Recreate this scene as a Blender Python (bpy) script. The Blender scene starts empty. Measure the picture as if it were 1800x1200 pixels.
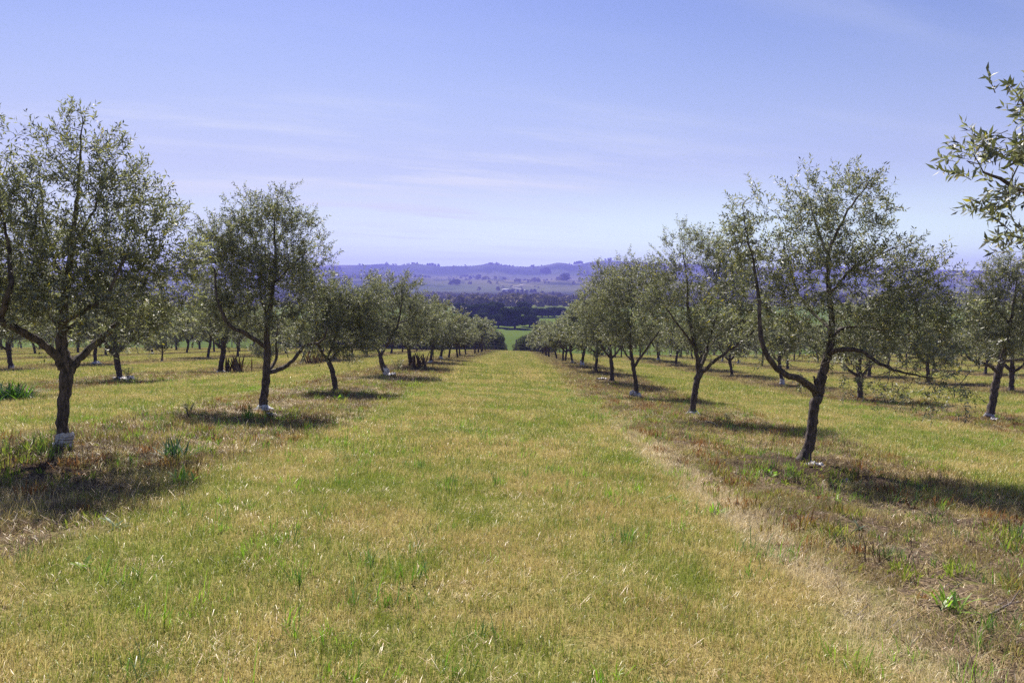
import bpy, math, random
import numpy as np
from mathutils import Matrix, Vector
R = math.radians
rng = np.random.default_rng(7)
random.seed(7)
SC = bpy.context.scene
COL = SC.collection
F = 1400.0                      # focal length in pixels of the 1800 px wide photograph
PITCH, YAW = R(3.88), R(0.29)
CAM = np.array([0.0, 0.0, 1.5])

# ------------------------------------------------------------------ camera maths
_cam_rot = Matrix.Rotation(YAW, 3, 'Z') @ Matrix.Rotation(math.pi / 2 - PITCH, 3, 'X')
_CR = np.array(_cam_rot)

def ray(px, py):
    d = np.array([(px - 900) / F, -(py - 600) / F, -1.0])
    return _CR @ d

def at(px, py, Y):
    """world point seen at photo pixel (px, py) standing at distance Y down the rows"""
    d = ray(px, py)
    return CAM + d * ((Y - CAM[1]) / d[1])

# ------------------------------------------------------------------ value noise (numpy)
def vnoise(x, y, seed=0):
    x = np.asarray(x, float); y = np.asarray(y, float)
    xi = np.floor(x).astype(np.int64); yi = np.floor(y).astype(np.int64)
    fx = x - xi; fy = y - yi
    fx = fx * fx * (3 - 2 * fx); fy = fy * fy * (3 - 2 * fy)
    def h(a, b):
        n = (a * 374761393 + b * 668265263 + seed * 974711) & 0x7fffffff
        n = ((n ^ (n >> 13)) * 1274126177) & 0x7fffffff
        return ((n ^ (n >> 16)) & 0xffff) / 65535.0
    return ((h(xi, yi) * (1 - fx) + h(xi + 1, yi) * fx) * (1 - fy)
            + (h(xi, yi + 1) * (1 - fx) + h(xi + 1, yi + 1) * fx) * fy) * 2 - 1

# ------------------------------------------------------------------ terrain
ROW0, PERIOD = -4.63, 8.3
_hx = np.array([-400, -60, -29, -21, -13, -4.6, 0, 3.7, 8, 12, 20, 30, 60, 400.])
_hh = np.array([.9, .95, 1.05, 1.15, 1.28, 1.25, 1.42, 1.57, 1.82, 2.0, 2.05, 2.0, 1.8, 1.6])
_fx = np.linspace(-400, 400, 4001)
_fh = np.interp(_fx, _hx, _hh)
_k = np.hanning(21); _k /= _k.sum()
_fh = np.convolve(np.pad(_fh, 10, mode='edge'), _k, mode='valid')
_zy = np.array([-60, 0, 60, 115, 135, 160, 200, 240, 480, 700, 1500.])
_zz = np.array([4.1, 0, -4.08, -7.8, -9.6, -14, -18, -18.3, -14.2, -14.5, -15.])
_gy = np.linspace(-60, 1500, 3121)
_gz = np.interp(_gy, _zy, _zz)
_k2 = np.hanning(31); _k2 /= _k2.sum()
_gz = np.convolve(np.pad(_gz, 15, mode='edge'), _k2, mode='valid')
BUMPS = []                      # (x, y, dz) so that the tree feet sit where the photo shows them

def ground(x, y, fine=True):
    x = np.asarray(x, float); y = np.asarray(y, float)
    z = 1.5 - np.interp(x, _fx, _fh) * np.clip((700 - y) / 500, 0, 1) + np.interp(y, _gy, _gz)
    for bx, by, dz in BUMPS:
        z = z + dz * np.exp(-((x - bx) ** 2 + (y - by) ** 2) / (2 * 2.2 ** 2))
    if fine:
        t = np.abs((x - ROW0 + PERIOD / 2) % PERIOD - PERIOD / 2)
        z = z + 0.035 * vnoise(x / 1.7, y / 1.7, 3) + 0.014 * vnoise(x / .45, y / .45, 5)
        z = z + 0.012 * vnoise(x / .13, y / .13, 9) * np.clip((2.4 - t) / .6, 0.25, 1)
        z = z + 0.030 * vnoise(x / .22, y / .22, 10) * np.clip((2.0 - t) / .5, 0, 1)
    return z

# orchard trees: known feet (photo pixels) by row
def rowx(k): return ROW0 + PERIOD * k
KNOWN = {0: [(108, 797), (462, 727), (589, 690), (678, 661), (722, 645), (757, 637), (775, 632), (789, 630)],
         1: [(1416, 816), (1217, 733), (1120, 699), (1076, 672), (1047, 653), (1023, 645), (1006, 638)],
         2: [(1742, 738), (1514, 705), (1375, 677), (1287, 660), (1229, 648), (1188, 642), (1157, 634), (1125, 629)],
         -1: [(-28, 690), (210, 670), (387, 656), (467, 648), (546, 642)],
         -2: [(20, 650), (168, 641), (285, 637)]}
STEP = 6.6
def depth_of(px, X):
    # solve at(px, py~650, Y).x == X for Y
    d = ray(px, 650)
    return X * d[1] / d[0]
ROWS = {}
for k in range(-9, 10):
    X = rowx(k)
    lst = []
    for (px, py) in KNOWN.get(k, []):
        Y = depth_of(px, X)
        d = ray(px, py)
        z = CAM[2] + d[2] * Y / d[1]
        dz = z - float(ground(X, Y, False))
        BUMPS.append((X, Y, float(np.clip(dz, -.4, .4))))
        lst.append((X, Y))
    ys = [p[1] for p in lst]
    if ys:
        y = ys[-1] + STEP
    else:
        y = 12 + ((k * 37) % 11) * .6
    while y < 118:
        r = random.Random(k * 1000 + int(y * 10))
        lst.append((X + r.uniform(-.2, .2), y + r.uniform(-.45, .45)))
        y += STEP
    ROWS[k] = lst

# ------------------------------------------------------------------ helpers
def tag(o, label=None, cat=None, group=None, kind=None):
    if label: o['label'] = label
    if cat: o['category'] = cat
    if group: o['group'] = group
    if kind: o['kind'] = kind
    return o

def np_mesh(name, V, polys=None, mats=(), midx=None, attr=None, smooth=False):
    """V (n,3); polys = list of (m,k) int arrays; attr = dict name -> per-vertex float"""
    me = bpy.data.meshes.new(name)
    V = np.ascontiguousarray(V, dtype=np.float32)
    me.vertices.add(len(V)); me.vertices.foreach_set('co', V.ravel())
    loops = np.concatenate([p.ravel() for p in polys]).astype(np.int32)
    totals = np.concatenate([np.full(len(p), p.shape[1]) for p in polys]).astype(np.int32)
    starts = np.concatenate([[0], np.cumsum(totals)[:-1]]).astype(np.int32)
    me.loops.add(len(loops)); me.loops.foreach_set('vertex_index', loops)
    me.polygons.add(len(totals)); me.polygons.foreach_set('loop_start', starts)
    me.polygons.foreach_set('loop_total', totals)
    if midx is not None: me.polygons.foreach_set('material_index', np.asarray(midx, dtype=np.int32))
    for m in mats: me.materials.append(m)
    if attr:
        for k, a in attr.items():
            at_ = me.attributes.new(k, 'FLOAT', 'POINT'); at_.data.foreach_set('value', np.asarray(a, dtype=np.float32))
    if smooth: me.polygons.foreach_set('use_smooth', np.ones(len(totals), dtype=bool))
    me.update(calc_edges=True)
    return me

def link(name, me, parent=None, loc=None):
    o = bpy.data.objects.new(name, me); COL.objects.link(o)
    if parent: o.parent = parent
    if loc is not None: o.location = loc
    return o

def empty(name, loc, rz=0, s=1.0):
    o = bpy.data.objects.new(name, None); COL.objects.link(o)
    o.location = loc; o.rotation_euler = (0, 0, rz); o.scale = (s, s, s); o.empty_display_size = .2
    return o

class Geo:
    """collects quads/tris for one mesh"""
    def __init__(s): s.V = []; s.P4 = []; s.P3 = []; s.n = 0; s.A = []
    def add(s, V, q=None, t=None, a=0.5):
        if q is not None and len(q): s.P4.append(np.asarray(q) + s.n)
        if t is not None and len(t): s.P3.append(np.asarray(t) + s.n)
        V = np.asarray(V); s.V.append(V); s.n += len(V)
        s.A.append(np.full(len(V), a) if np.isscalar(a) else np.asarray(a))
    def tube(s, pts, rad, sides=7, jit=0.0, a=.5, cap=False):
        pts = np.asarray(pts, float); rad = np.asarray(rad, float); n = len(pts)
        tan = np.gradient(pts, axis=0); tan /= np.linalg.norm(tan, axis=1)[:, None] + 1e-9
        ref = np.array([1, 0, 0.]) if abs(tan[0][0]) < .8 else np.array([0, 1, 0.])
        u = np.cross(tan, ref); u /= np.linalg.norm(u, axis=1)[:, None] + 1e-9
        w = np.cross(tan, u)
        th = np.linspace(0, 2 * math.pi, sides, endpoint=False)
        rr = rad[:, None] * (1 + jit * rng.normal(size=(n, sides)))
        V = pts[:, None, :] + rr[..., None] * (np.cos(th)[None, :, None] * u[:, None, :] + np.sin(th)[None, :, None] * w[:, None, :])
        i = np.arange(n - 1)[:, None] * sides; j = np.arange(sides)[None, :]; j2 = (j + 1) % sides
        q = np.stack([i + j, i + j2, i + sides + j2, i + sides + j], -1).reshape(-1, 4)
        t = None
        V = V.reshape(-1, 3)
        if cap:
            V = np.vstack([V, pts[-1] + tan[-1] * rad[-1] * .3]); c = len(V) - 1; b = (n - 1) * sides
            t = np.array([[b + k, b + (k + 1) % sides, c] for k in range(sides)])
        s.add(V, q, t, a)
    def mesh(s, name, mats, smooth=False, attr='tone'):
        polys = []
        if s.P4: polys.append(np.vstack(s.P4))
        if s.P3: polys.append(np.vstack(s.P3))
        return np_mesh(name, np.vstack(s.V), polys, mats, None, {attr: np.concatenate(s.A)}, smooth)

def smooth_line(pts, n):
    """Catmull-Rom through pts (with radius as 4th column), n samples per span"""
    P = np.asarray(pts, float); P = np.vstack([2 * P[0] - P[1], P, 2 * P[-1] - P[-2]])
    out = []
    for i in range(1, len(P) - 2):
        for t in np.linspace(0, 1, n, endpoint=False):
            a, b, c, d = P[i - 1], P[i], P[i + 1], P[i + 2]
            out.append(.5 * (2 * b + (c - a) * t + (2 * a - 5 * b + 4 * c - d) * t * t + (3 * b - 3 * c + d - a) * t ** 3))
    out.append(P[-2])
    return np.array(out)

# ------------------------------------------------------------------ node helper
class NT:
    def __init__(s, tree): s.t = tree; s.L = tree.links
    def n(s, typ, **kw):
        nd = s.t.nodes.new(typ)
        for k, v in kw.items():
            if k == 'i':
                for kk, vv in v.items():
                    if hasattr(vv, 'is_output') or isinstance(vv, bpy.types.NodeSocket): s.L.new(vv, nd.inputs[kk])
                    else: nd.inputs[kk].default_value = vv
            else: setattr(nd, k, v)
        return nd
    def m(s, op, a, b=None, c=None, clamp=False):
        nd = s.t.nodes.new('ShaderNodeMath'); nd.operation = op; nd.use_clamp = clamp
        for i, v in enumerate((a, b, c)):
            if v is None: continue
            if isinstance(v, bpy.types.NodeSocket): s.L.new(v, nd.inputs[i])
            else: nd.inputs[i].default_value = v
        return nd.outputs[0]
    def noise(s, vec, scale, detail=3, rough=.55, dim='3D'):
        nd = s.t.nodes.new('ShaderNodeTexNoise'); nd.noise_dimensions = dim
        if vec is not None: s.L.new(vec, nd.inputs['Vector'])
        nd.inputs['Scale'].default_value = scale; nd.inputs['Detail'].default_value = detail; nd.inputs['Roughness'].default_value = rough
        return nd.outputs['Fac']
    def mix(s, f, a, b, mode='MIX'):
        nd = s.t.nodes.new('ShaderNodeMix'); nd.data_type = 'RGBA'; nd.blend_type = mode
        for i, v in ((0, f), (6, a), (7, b)):
            if isinstance(v, bpy.types.NodeSocket): s.L.new(v, nd.inputs[i])
            elif i == 0: nd.inputs[0].default_value = v
            else: nd.inputs[i].default_value = (*v, 1) if len(v) == 3 else v
        return nd.outputs[2]
    def map(s, v, a, b, c=0., d=1.):
        nd = s.t.nodes.new('ShaderNodeMapRange'); nd.interpolation_type = 'SMOOTHSTEP'
        s.L.new(v, nd.inputs[0])
        for i, x in ((1, a), (2, b), (3, c), (4, d)): nd.inputs[i].default_value = x
        return nd.outputs[0]

def new_mat(name):
    m = bpy.data.materials.new(name); m.use_nodes = True
    m.node_tree.nodes.clear()
    t = NT(m.node_tree); out = t.n('ShaderNodeOutputMaterial')
    return m, t, out

def pos_xy(t):
    g = t.n('ShaderNodeNewGeometry'); sp = t.n('ShaderNodeSeparateXYZ'); t.L.new(g.outputs['Position'], sp.inputs[0])
    return g.outputs['Position'], sp.outputs[0], sp.outputs[1]

# colour of the orchard floor as a function of the place
def floor_colours(t):
    P, x, y = pos_xy(t)
    wob = t.noise(P, .9, 4)
    d = t.m('ABSOLUTE', t.m('SUBTRACT', t.m('FLOORED_MODULO', t.m('ADD', x, -ROW0 + PERIOD / 2), PERIOD), PERIOD / 2))
    d = t.m('ADD', d, t.m('MULTIPLY', t.m('SUBTRACT', wob, .5), 1.5))
    strip = t.map(d, 2.1, 1.35)
    big = t.noise(P, .55, 4, .6)
    mid = t.noise(P, 2.6, 4, .65)
    return P, x, y, strip, big, mid

DRY_A, DRY_B = (.43, .35, .105), (.74, .64, .27)
GRN_A, GRN_B = (.14, .215, .022), (.40, .43, .075)

# grass blades -----------------------------------------------------
def mat_grass():
    m, t, out = new_mat('grass_blades')
    P, x, y, strip, big, mid = floor_colours(t)
    tone = t.n('ShaderNodeAttribute', attribute_name='tone').outputs['Fac']
    tint = t.n('ShaderNodeAttribute', attribute_name='tint').outputs['Fac']
    dry = t.mix(tone, DRY_A, DRY_B)
    dry = t.mix(t.m('MULTIPLY', t.map(t.noise(P, 1.3, 3), .5, .65), .32), dry, (.34, .19, .06))
    dry = t.mix(t.m('MULTIPLY', strip, t.map(t.noise(P, 1.9, 4), .38, .56, .1, .85)), dry, (.23, .16, .09))
    grn = t.mix(tone, GRN_A, GRN_B)
    # share of green: patches in the lane, few in the tree strips
    g = t.m('ADD', t.m('MULTIPLY', t.map(big, .41, .60), .60), t.m('MULTIPLY', t.map(mid, .42, .62), .48))
    mps = t.n('ShaderNodeMapping'); t.L.new(P, mps.inputs[0]); mps.inputs['Scale'].default_value = (1.5, .05, 0)
    stk = t.map(t.noise(mps.outputs[0], 1.0, 3), .36, .62, -.16, .14)
    g = t.m('MULTIPLY', t.m('ADD', t.m('ADD', g, .14), stk), .85)
    g = t.m('MULTIPLY', g, t.m('SUBTRACT', 1.0, t.m('MULTIPLY', strip, .55)))
    # straw-coloured swath along the right edge of the lane
    sw = t.m('MULTIPLY', t.map(t.m('ABSOLUTE', t.m('SUBTRACT', t.m('ADD', x, t.m('MULTIPLY', t.noise(P, 1.1, 4), .7)), 2.25)), .36, .06), t.map(y, 18, 9))
    g = t.m('MULTIPLY', g, t.m('SUBTRACT', 1.0, t.m('MULTIPLY', sw, .75)))
    isg = t.m('LESS_THAN', tint, g)
    col = t.mix(isg, dry, grn)
    red = t.m('MULTIPLY', t.m('MULTIPLY', t.map(t.noise(P, .8, 3), .50, .62), strip), t.m('LESS_THAN', tint, .42))
    col = t.mix(t.m('MULTIPLY', red, .5), col, (.24, .10, .05))
    col = t.mix(t.m('MULTIPLY', sw, .75), col, (.72, .61, .40))
    d = t.n('ShaderNodeBsdfDiffuse', i={'Color': col})
    tr = t.n('ShaderNodeBsdfTranslucent', i={'Color': col})
    gl = t.n('ShaderNodeBsdfGlossy', i={'Roughness': .42}); gl.inputs['Color'].default_value = (.8, .8, .8, 1)
    mx = t.n('ShaderNodeMixShader', i={0: .38}); t.L.new(d.outputs[0], mx.inputs[1]); t.L.new(tr.outputs[0], mx.inputs[2])
    mx2 = t.n('ShaderNodeMixShader', i={0: .05}); t.L.new(mx.outputs[0], mx2.inputs[1]); t.L.new(gl.outputs[0], mx2.inputs[2])
    t.L.new(mx2.outputs[0], out.inputs[0])
    return m

def mat_ground():
    m, t, out = new_mat('orchard_floor')
    P, x, y, strip, big, mid = floor_colours(t)
    fine = t.noise(P, 38, 5, .75); fin2 = t.noise(P, 9, 4, .7)
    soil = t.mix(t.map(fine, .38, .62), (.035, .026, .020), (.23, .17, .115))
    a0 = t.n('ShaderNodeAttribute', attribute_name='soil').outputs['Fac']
    soil = t.mix(t.m('MULTIPLY', a0, .65), soil, (.035, .026, .020))  # near-black soil at the feet, its colour also deepening the shade under the trees
    thatch = t.mix(t.map(fine, .38, .62), (.10, .07, .03), (.40, .30, .13))
    thatch = t.mix(t.m('MULTIPLY', t.map(big, .36, .62), .55), thatch, (.14, .20, .035))
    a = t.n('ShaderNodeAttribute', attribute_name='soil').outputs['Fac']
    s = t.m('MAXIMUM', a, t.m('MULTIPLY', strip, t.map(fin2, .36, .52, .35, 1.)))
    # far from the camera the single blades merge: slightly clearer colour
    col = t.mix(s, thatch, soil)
    b = t.n('ShaderNodeBump', i={'Strength': .7, 'Distance': .02}); t.L.new(t.m('ADD', fine, fin2), b.inputs['Height'])
    p = t.n('ShaderNodeBsdfDiffuse', i={'Color': col}); t.L.new(b.outputs[0], p.inputs['Normal'])
    t.L.new(p.outputs[0], out.inputs[0])
    return m

def leaf_mat(name, top_a, top_b, back_a, back_b, trans=.3, gloss=.10, rough=.3, yellow=True):
    m, t, out = new_mat(name)
    tone = t.n('ShaderNodeAttribute', attribute_name='tone').outputs['Fac']
    g = t.n('ShaderNodeNewGeometry')
    top = t.mix(tone, top_a, top_b); back = t.mix(tone, back_a, back_b)
    col = t.mix(g.outputs['Backfacing'], top, back)
    oi = t.n('ShaderNodeObjectInfo')
    col = t.mix(t.m('MULTIPLY', oi.outputs['Random'], .25), col, t.mix(1, col, (1.2, 1.12, .85), 'MULTIPLY'))
    if yellow:
        col = t.mix(t.m('GREATER_THAN', tone, .965), col, (.40, .33, .05))
    d = t.n('ShaderNodeBsdfDiffuse', i={'Color': col})
    trc = t.mix(1, col, (1.5, 1.65, .8), 'MULTIPLY')
    tr = t.n('ShaderNodeBsdfTranslucent', i={'Color': trc})
    gl = t.n('ShaderNodeBsdfGlossy', i={'Roughness': rough}); gl.inputs['Color'].default_value = (.9, .9, .9, 1)
    mx = t.n('ShaderNodeMixShader', i={0: trans}); t.L.new(d.outputs[0], mx.inputs[1]); t.L.new(tr.outputs[0], mx.inputs[2])
    mx2 = t.n('ShaderNodeMixShader', i={0: gloss}); t.L.new(mx.outputs[0], mx2.inputs[1]); t.L.new(gl.outputs[0], mx2.inputs[2])
    t.L.new(mx2.outputs[0], out.inputs[0])
    return m

def mat_bark(name='bark', a=(.020, .015, .014), b=(.14, .105, .092), sc=14):
    m, t, out = new_mat(name)
    tc = t.n('ShaderNodeTexCoord').outputs['Object']
    mp = t.n('ShaderNodeMapping'); t.L.new(tc, mp.inputs[0]); mp.inputs['Scale'].default_value = (1, 1, .3)
    n1 = t.noise(mp.outputs[0], sc * 2.2, 6, .7); n2 = t.noise(tc, sc * .5, 4, .6)
    col = t.mix(t.map(n1, .36, .66), a, b)
    col = t.mix(t.m('MULTIPLY', t.map(n2, .58, .70), .5), col, (.17, .145, .13))
    bp = t.n('ShaderNodeBump', i={'Strength': 1., 'Distance': .018}); t.L.new(n1, bp.inputs['Height'])
    p = t.n('ShaderNodeBsdfPrincipled', i={'Base Color': col, 'Roughness': .85}); t.L.new(bp.outputs[0], p.inputs['Normal'])
    t.L.new(p.outputs[0], out.inputs[0])
    return m

def mat_simple(name, a, b, sc, rough=.8, bump=.3, dist=.01):
    m, t, out = new_mat(name)
    tc = t.n('ShaderNodeTexCoord').outputs['Object']
    n1 = t.noise(tc, sc, 5, .65)
    col = t.mix(t.map(n1, .3, .7), a, b)
    bp = t.n('ShaderNodeBump', i={'Strength': bump, 'Distance': dist}); t.L.new(n1, bp.inputs['Height'])
    p = t.n('ShaderNodeBsdfPrincipled', i={'Base Color': col, 'Roughness': rough}); t.L.new(bp.outputs[0], p.inputs['Normal'])
    t.L.new(p.outputs[0], out.inputs[0])
    return m

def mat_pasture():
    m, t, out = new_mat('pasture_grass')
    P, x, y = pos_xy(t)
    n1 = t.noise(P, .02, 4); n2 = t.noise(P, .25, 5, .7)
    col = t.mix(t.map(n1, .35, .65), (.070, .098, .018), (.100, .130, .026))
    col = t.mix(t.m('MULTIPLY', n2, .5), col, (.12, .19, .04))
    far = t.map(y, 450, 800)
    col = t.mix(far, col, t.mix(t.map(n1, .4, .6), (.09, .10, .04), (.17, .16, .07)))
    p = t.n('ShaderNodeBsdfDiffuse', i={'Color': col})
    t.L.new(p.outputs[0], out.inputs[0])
    return m

def mat_hills():
    m, t, out = new_mat('hill_grass_and_scrub')
    P, x, y = pos_xy(t)
    mp = t.n('ShaderNodeMapping'); t.L.new(P, mp.inputs[0]); mp.inputs['Scale'].default_value = (1, .55, 3.)
    n1 = t.noise(mp.outputs[0], .0026, 5, .6); n2 = t.noise(P, .013, 5, .7); n3 = t.noise(mp.outputs[0], .0011, 3, .5)
    a = t.n('ShaderNodeAttribute', attribute_name='scrub').outputs['Fac']
    col = t.mix(t.map(n3, .4, .6), (.085, .105, .042), (.17, .16, .08))
    s = t.m('ADD', t.map(n1, .50, .60), t.m('MULTIPLY', t.map(n2, .54, .64), .5), clamp=True)
    s = t.m('MAXIMUM', t.m('MULTIPLY', s, .9), a)
    col = t.mix(s, col, (.028, .040, .024))
    p = t.n('ShaderNodeBsdfDiffuse', i={'Color': col})
    t.L.new(p.outputs[0], out.inputs[0])
    return m

M_GRASS, M_GROUND = mat_grass(), mat_ground()
M_LEAF = leaf_mat('olive_leaves', (.024, .031, .014), (.138, .145, .074), (.14, .148, .105), (.37, .37, .30), trans=.30, gloss=.09, rough=.55)
M_BARK = mat_bark()
M_TWIG = mat_simple('twig_bark', (.06, .045, .04), (.17, .14, .12), 30)
M_DARKLEAF = leaf_mat('dark_tree_leaves', (.020, .036, .014), (.058, .078, .028), (.02, .036, .014), (.05, .07, .028), trans=.12, gloss=.0, rough=.45, yellow=False)
M_WOOD = leaf_mat('wood_leaves', (.07, .07, .045), (.23, .205, .145), (.07, .07, .045), (.23, .205, .145), trans=.1, gloss=0.0, rough=.6, yellow=False)
M_GREYLEAF = leaf_mat('grey_bush_leaves', (.06, .08, .04), (.17, .185, .10), (.08, .10, .06), (.19, .20, .12), trans=.2, gloss=.0, rough=.45, yellow=False)
M_WRAP = mat_simple('white_plastic_cloth', (.26, .24, .25), (.66, .65, .69), 18, .6, .6, .006)
M_PAST, M_HILL = mat_pasture(), mat_hills()
M_WEED = leaf_mat('weed_leaves', (.05, .13, .02), (.14, .27, .04), (.07, .14, .03), (.18, .28, .07), trans=.35, gloss=.06, rough=.4, yellow=False)
M_BRIGHTWEED = leaf_mat('bright_weed_leaves', (.12, .25, .02), (.26, .42, .05), (.12, .22, .03), (.26, .4, .06), trans=.4, gloss=.05, rough=.4, yellow=False)
M_BLUEWEED = leaf_mat('blue_green_leaves', (.03, .07, .035), (.09, .16, .08), (.05, .09, .05), (.12, .19, .11), trans=.25, gloss=.03, rough=.5, yellow=False)
M_BROWNWEED = leaf_mat('dry_stalks', (.06, .035, .03), (.17, .11, .07), (.06, .04, .03), (.16, .11, .07), trans=.1, gloss=.03, rough=.5, yellow=False)
M_STRAW = leaf_mat('straw', (.40, .28, .14), (.66, .52, .32), (.40, .28, .14), (.66, .52, .32), trans=.2, gloss=.05, rough=.4, yellow=False)
M_POST = mat_simple('weathered_post', (.05, .04, .035), (.16, .13, .11), 20)
M_TRACK = mat_simple('pale_gravel', (.30, .27, .22), (.42, .38, .32), 2)
M_HOUSE = mat_simple('white_wall_paint', (.78, .77, .75), (.84, .83, .81), 2)
M_ROOF = mat_simple('pale_roof_sheet', (.5, .5, .5), (.62, .6, .58), 2)
M_DOOR = mat_simple('dark_window', (.03, .03, .035), (.06, .06, .07), 2)

# ------------------------------------------------------------------ ground sheets
def grid_mesh(xs, ys, zf):
    X, Y = np.meshgrid(xs, ys)
    Z = zf(X, Y)
    nx, ny = len(xs), len(ys)
    V = np.stack([X, Y, Z], -1).reshape(-1, 3)
    i = np.arange(ny - 1)[:, None] * nx; j = np.arange(nx - 1)[None, :]
    q = np.stack([i + j, i + j + 1, i + nx + j + 1, i + nx + j], -1).reshape(-1, 4)
    return V, q

def axis(start, fine_to, stop, d0, g, dmax):
    o = [start]; d = d0
    while o[-1] < stop:
        if o[-1] > fine_to: d = min(d * g, dmax)
        o.append(o[-1] + d)
    o[-1] = stop
    return np.array(o)

ys = axis(-8, 13, 140, .085, 1.018, 1.2)
xp = axis(0, 7, 170, .09, 1.03, 2.)
xs = np.concatenate([-xp[::-1], xp[1:]])
ALL_FEET = np.array([p for k in ROWS for p in ROWS[k]])
def mound(x, y):
    m = np.zeros_like(x)
    for fx, fy in ALL_FEET:
        if fy > 60: continue
        d2 = (x - fx) ** 2 + (y - fy) ** 2
        m = np.maximum(m, np.exp(-d2 / (2 * .48 ** 2)))
    return m
def soil_shade_spot(x, y):  # dark soil round each foot, set toward the shadow side to deepen tree shade
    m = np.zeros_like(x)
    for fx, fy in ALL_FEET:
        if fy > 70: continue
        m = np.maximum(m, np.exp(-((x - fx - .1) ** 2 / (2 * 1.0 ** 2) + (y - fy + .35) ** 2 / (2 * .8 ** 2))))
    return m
def orchard_z(x, y):
    return ground(x, y) + .07 * (mound(x, y) - 1 * np.exp(-((np.asarray(x) * 0)))) * 0 + .06 * mound(x, y)
V, q = grid_mesh(xs, ys, orchard_z)
soil = np.clip(soil_shade_spot(V[:, 0], V[:, 1]) * 1.5 + .25 * vnoise(V[:, 0] * 2.2, V[:, 1] * 2.2, 4) - .12, 0, 1)
g_obj = link('ground', np_mesh('ground', V, [q], [M_GROUND], None, {'soil': soil}, True))
tag(g_obj, kind='structure')

ys2 = axis(139.9, 150, 1520, 3, 1.04, 30); xs2 = np.linspace(-1500, 1500, 161)
V, q = grid_mesh(xs2, ys2, lambda x, y: ground(x, y, False) + .5 * vnoise(x / 60, y / 60, 12) * np.clip((y - 150) / 60, 0, 1) - .02)
tag(link('pasture', np_mesh('pasture', V, [q], [M_PAST], None, None, True)), kind='structure')

# far sides of the near ground (so a step to the side still shows land)
for nm, xa in (('side_field', -1500), ('side_field', 170)):
    xs3 = np.linspace(xa, xa + 1330, 60); ys3 = np.linspace(-8, 141, 40)
    V, q = grid_mesh(xs3, ys3, lambda x, y: ground(x, y, False) - .02)
    tag(link(nm, np_mesh(nm, V, [q], [M_PAST], None, None, True)), kind='structure')

# hills -------------------------------------------------------------
RIDGE = [(-1600, 470), (-900, 462), (-400, 470), (0, 466), (200, 472), (400, 469), (520, 466), (580, 465.5), (620, 465.5), (650, 465), (668, 463.5), (680, 463.5), (692, 466), (705, 466), (720, 464.5), (730, 463),
         (742, 465), (757, 467.5), (775, 469), (800, 468), (835, 466.5), (850, 464.5), (862, 462), (872, 463), (885, 465.5), (905, 468), (925, 468.5), (950, 467), (965, 464.5), (980, 461.5),
         (992, 462), (1003, 465), (1020, 464.5), (1032, 461), (1050, 459), (1070, 457.5), (1090, 459), (1130, 461), (1200, 465), (1300, 470), (1450, 467), (1560, 470), (1610, 472), (1630, 473), (1670, 475), (1800, 475), (2100, 468), (2700, 472), (3600, 468)]
_rx = np.array([(p[0] - 907) / F for p in RIDGE]); _ry = np.array([(505 - p[1]) / F for p in RIDGE])
def hill_z(x, y):
    a = x / np.maximum(y, 1)
    rz = np.interp(a, _rx, _ry)
    t = np.clip((y - 1450) / (4200 - 1450), 0, 1)
    prof = t ** 1.25 * (1 + 0)                           # share of the ridge's sight slope
    # two lower steps in front of the ridge
    st = .10 * np.sin(t * 9 + a * 3) * np.clip(t * 3, 0, 1) * np.clip((1 - t) * 5, 0, 1)
    up = (prof + st)
    z = np.where(y <= 4200, -15 * (1 - t) + up * rz * 4200, 0)
    und = 5 * vnoise(x / 420, y / 420, 21) + 3 * vnoise(x / 150, y / 200, 22)
    z = z + und * np.clip(t * 4, 0, 1) * np.clip((1 - t) * 9, 0.0, 1)
    back = rz * 4200 - (y - 4200) * .03
    z = np.where(y > 4200, back, z)
    return z + 1.5 * np.where(t > 0, 1, 0) * 0
xa = np.tan(np.linspace(-1.1, 1.1, 620))
def polar(ycuts):
    A, Y = np.meshgrid(xa, ycuts)
    X = A * Y
    Z = hill_z(X, Y)
    nx, ny = len(xa), len(ycuts)
    V = np.stack([X, Y, Z], -1).reshape(-1, 3)
    i = np.arange(ny - 1)[:, None] * nx; j = np.arange(nx - 1)[None, :]
    q = np.stack([i + j, i + j + 1, i + nx + j + 1, i + nx + j], -1).reshape(-1, 4)
    return V, q
V, q = polar(np.concatenate([np.linspace(1440, 4200, 130), np.linspace(4240, 5200, 12)]))
t_ = (V[:, 1] - 1450) / 2750
# darker scrub belts: foot of the slope and the steep face below the ridge
scr = np.clip((.10 - t_) / .05, 0, 1) * .9
aa = V[:, 0] / V[:, 1]
scr = np.maximum(scr, np.clip((t_ - .66 - .05 * vnoise(aa * 9, t_ * 2, 31)) / .06, 0, 1) * .75 * np.clip(.75 + .7 * vnoise(aa * 25, t_ * 14, 33), 0, 1))
hed = np.clip((vnoise(aa * 60, t_ * 9, 41) - .45) / .12, 0, 1) * np.clip((t_ - .12) / .05, 0, 1) * .7
scr = np.maximum(scr, hed)
scr = np.maximum(scr, np.clip(-(aa + .10) / .05, 0, 1) * .35)
tag(link('hills', np_mesh('hills', V, [q], [M_HILL], None, {'scrub': np.clip(scr, 0, 1)}, True)), kind='structure')

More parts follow.
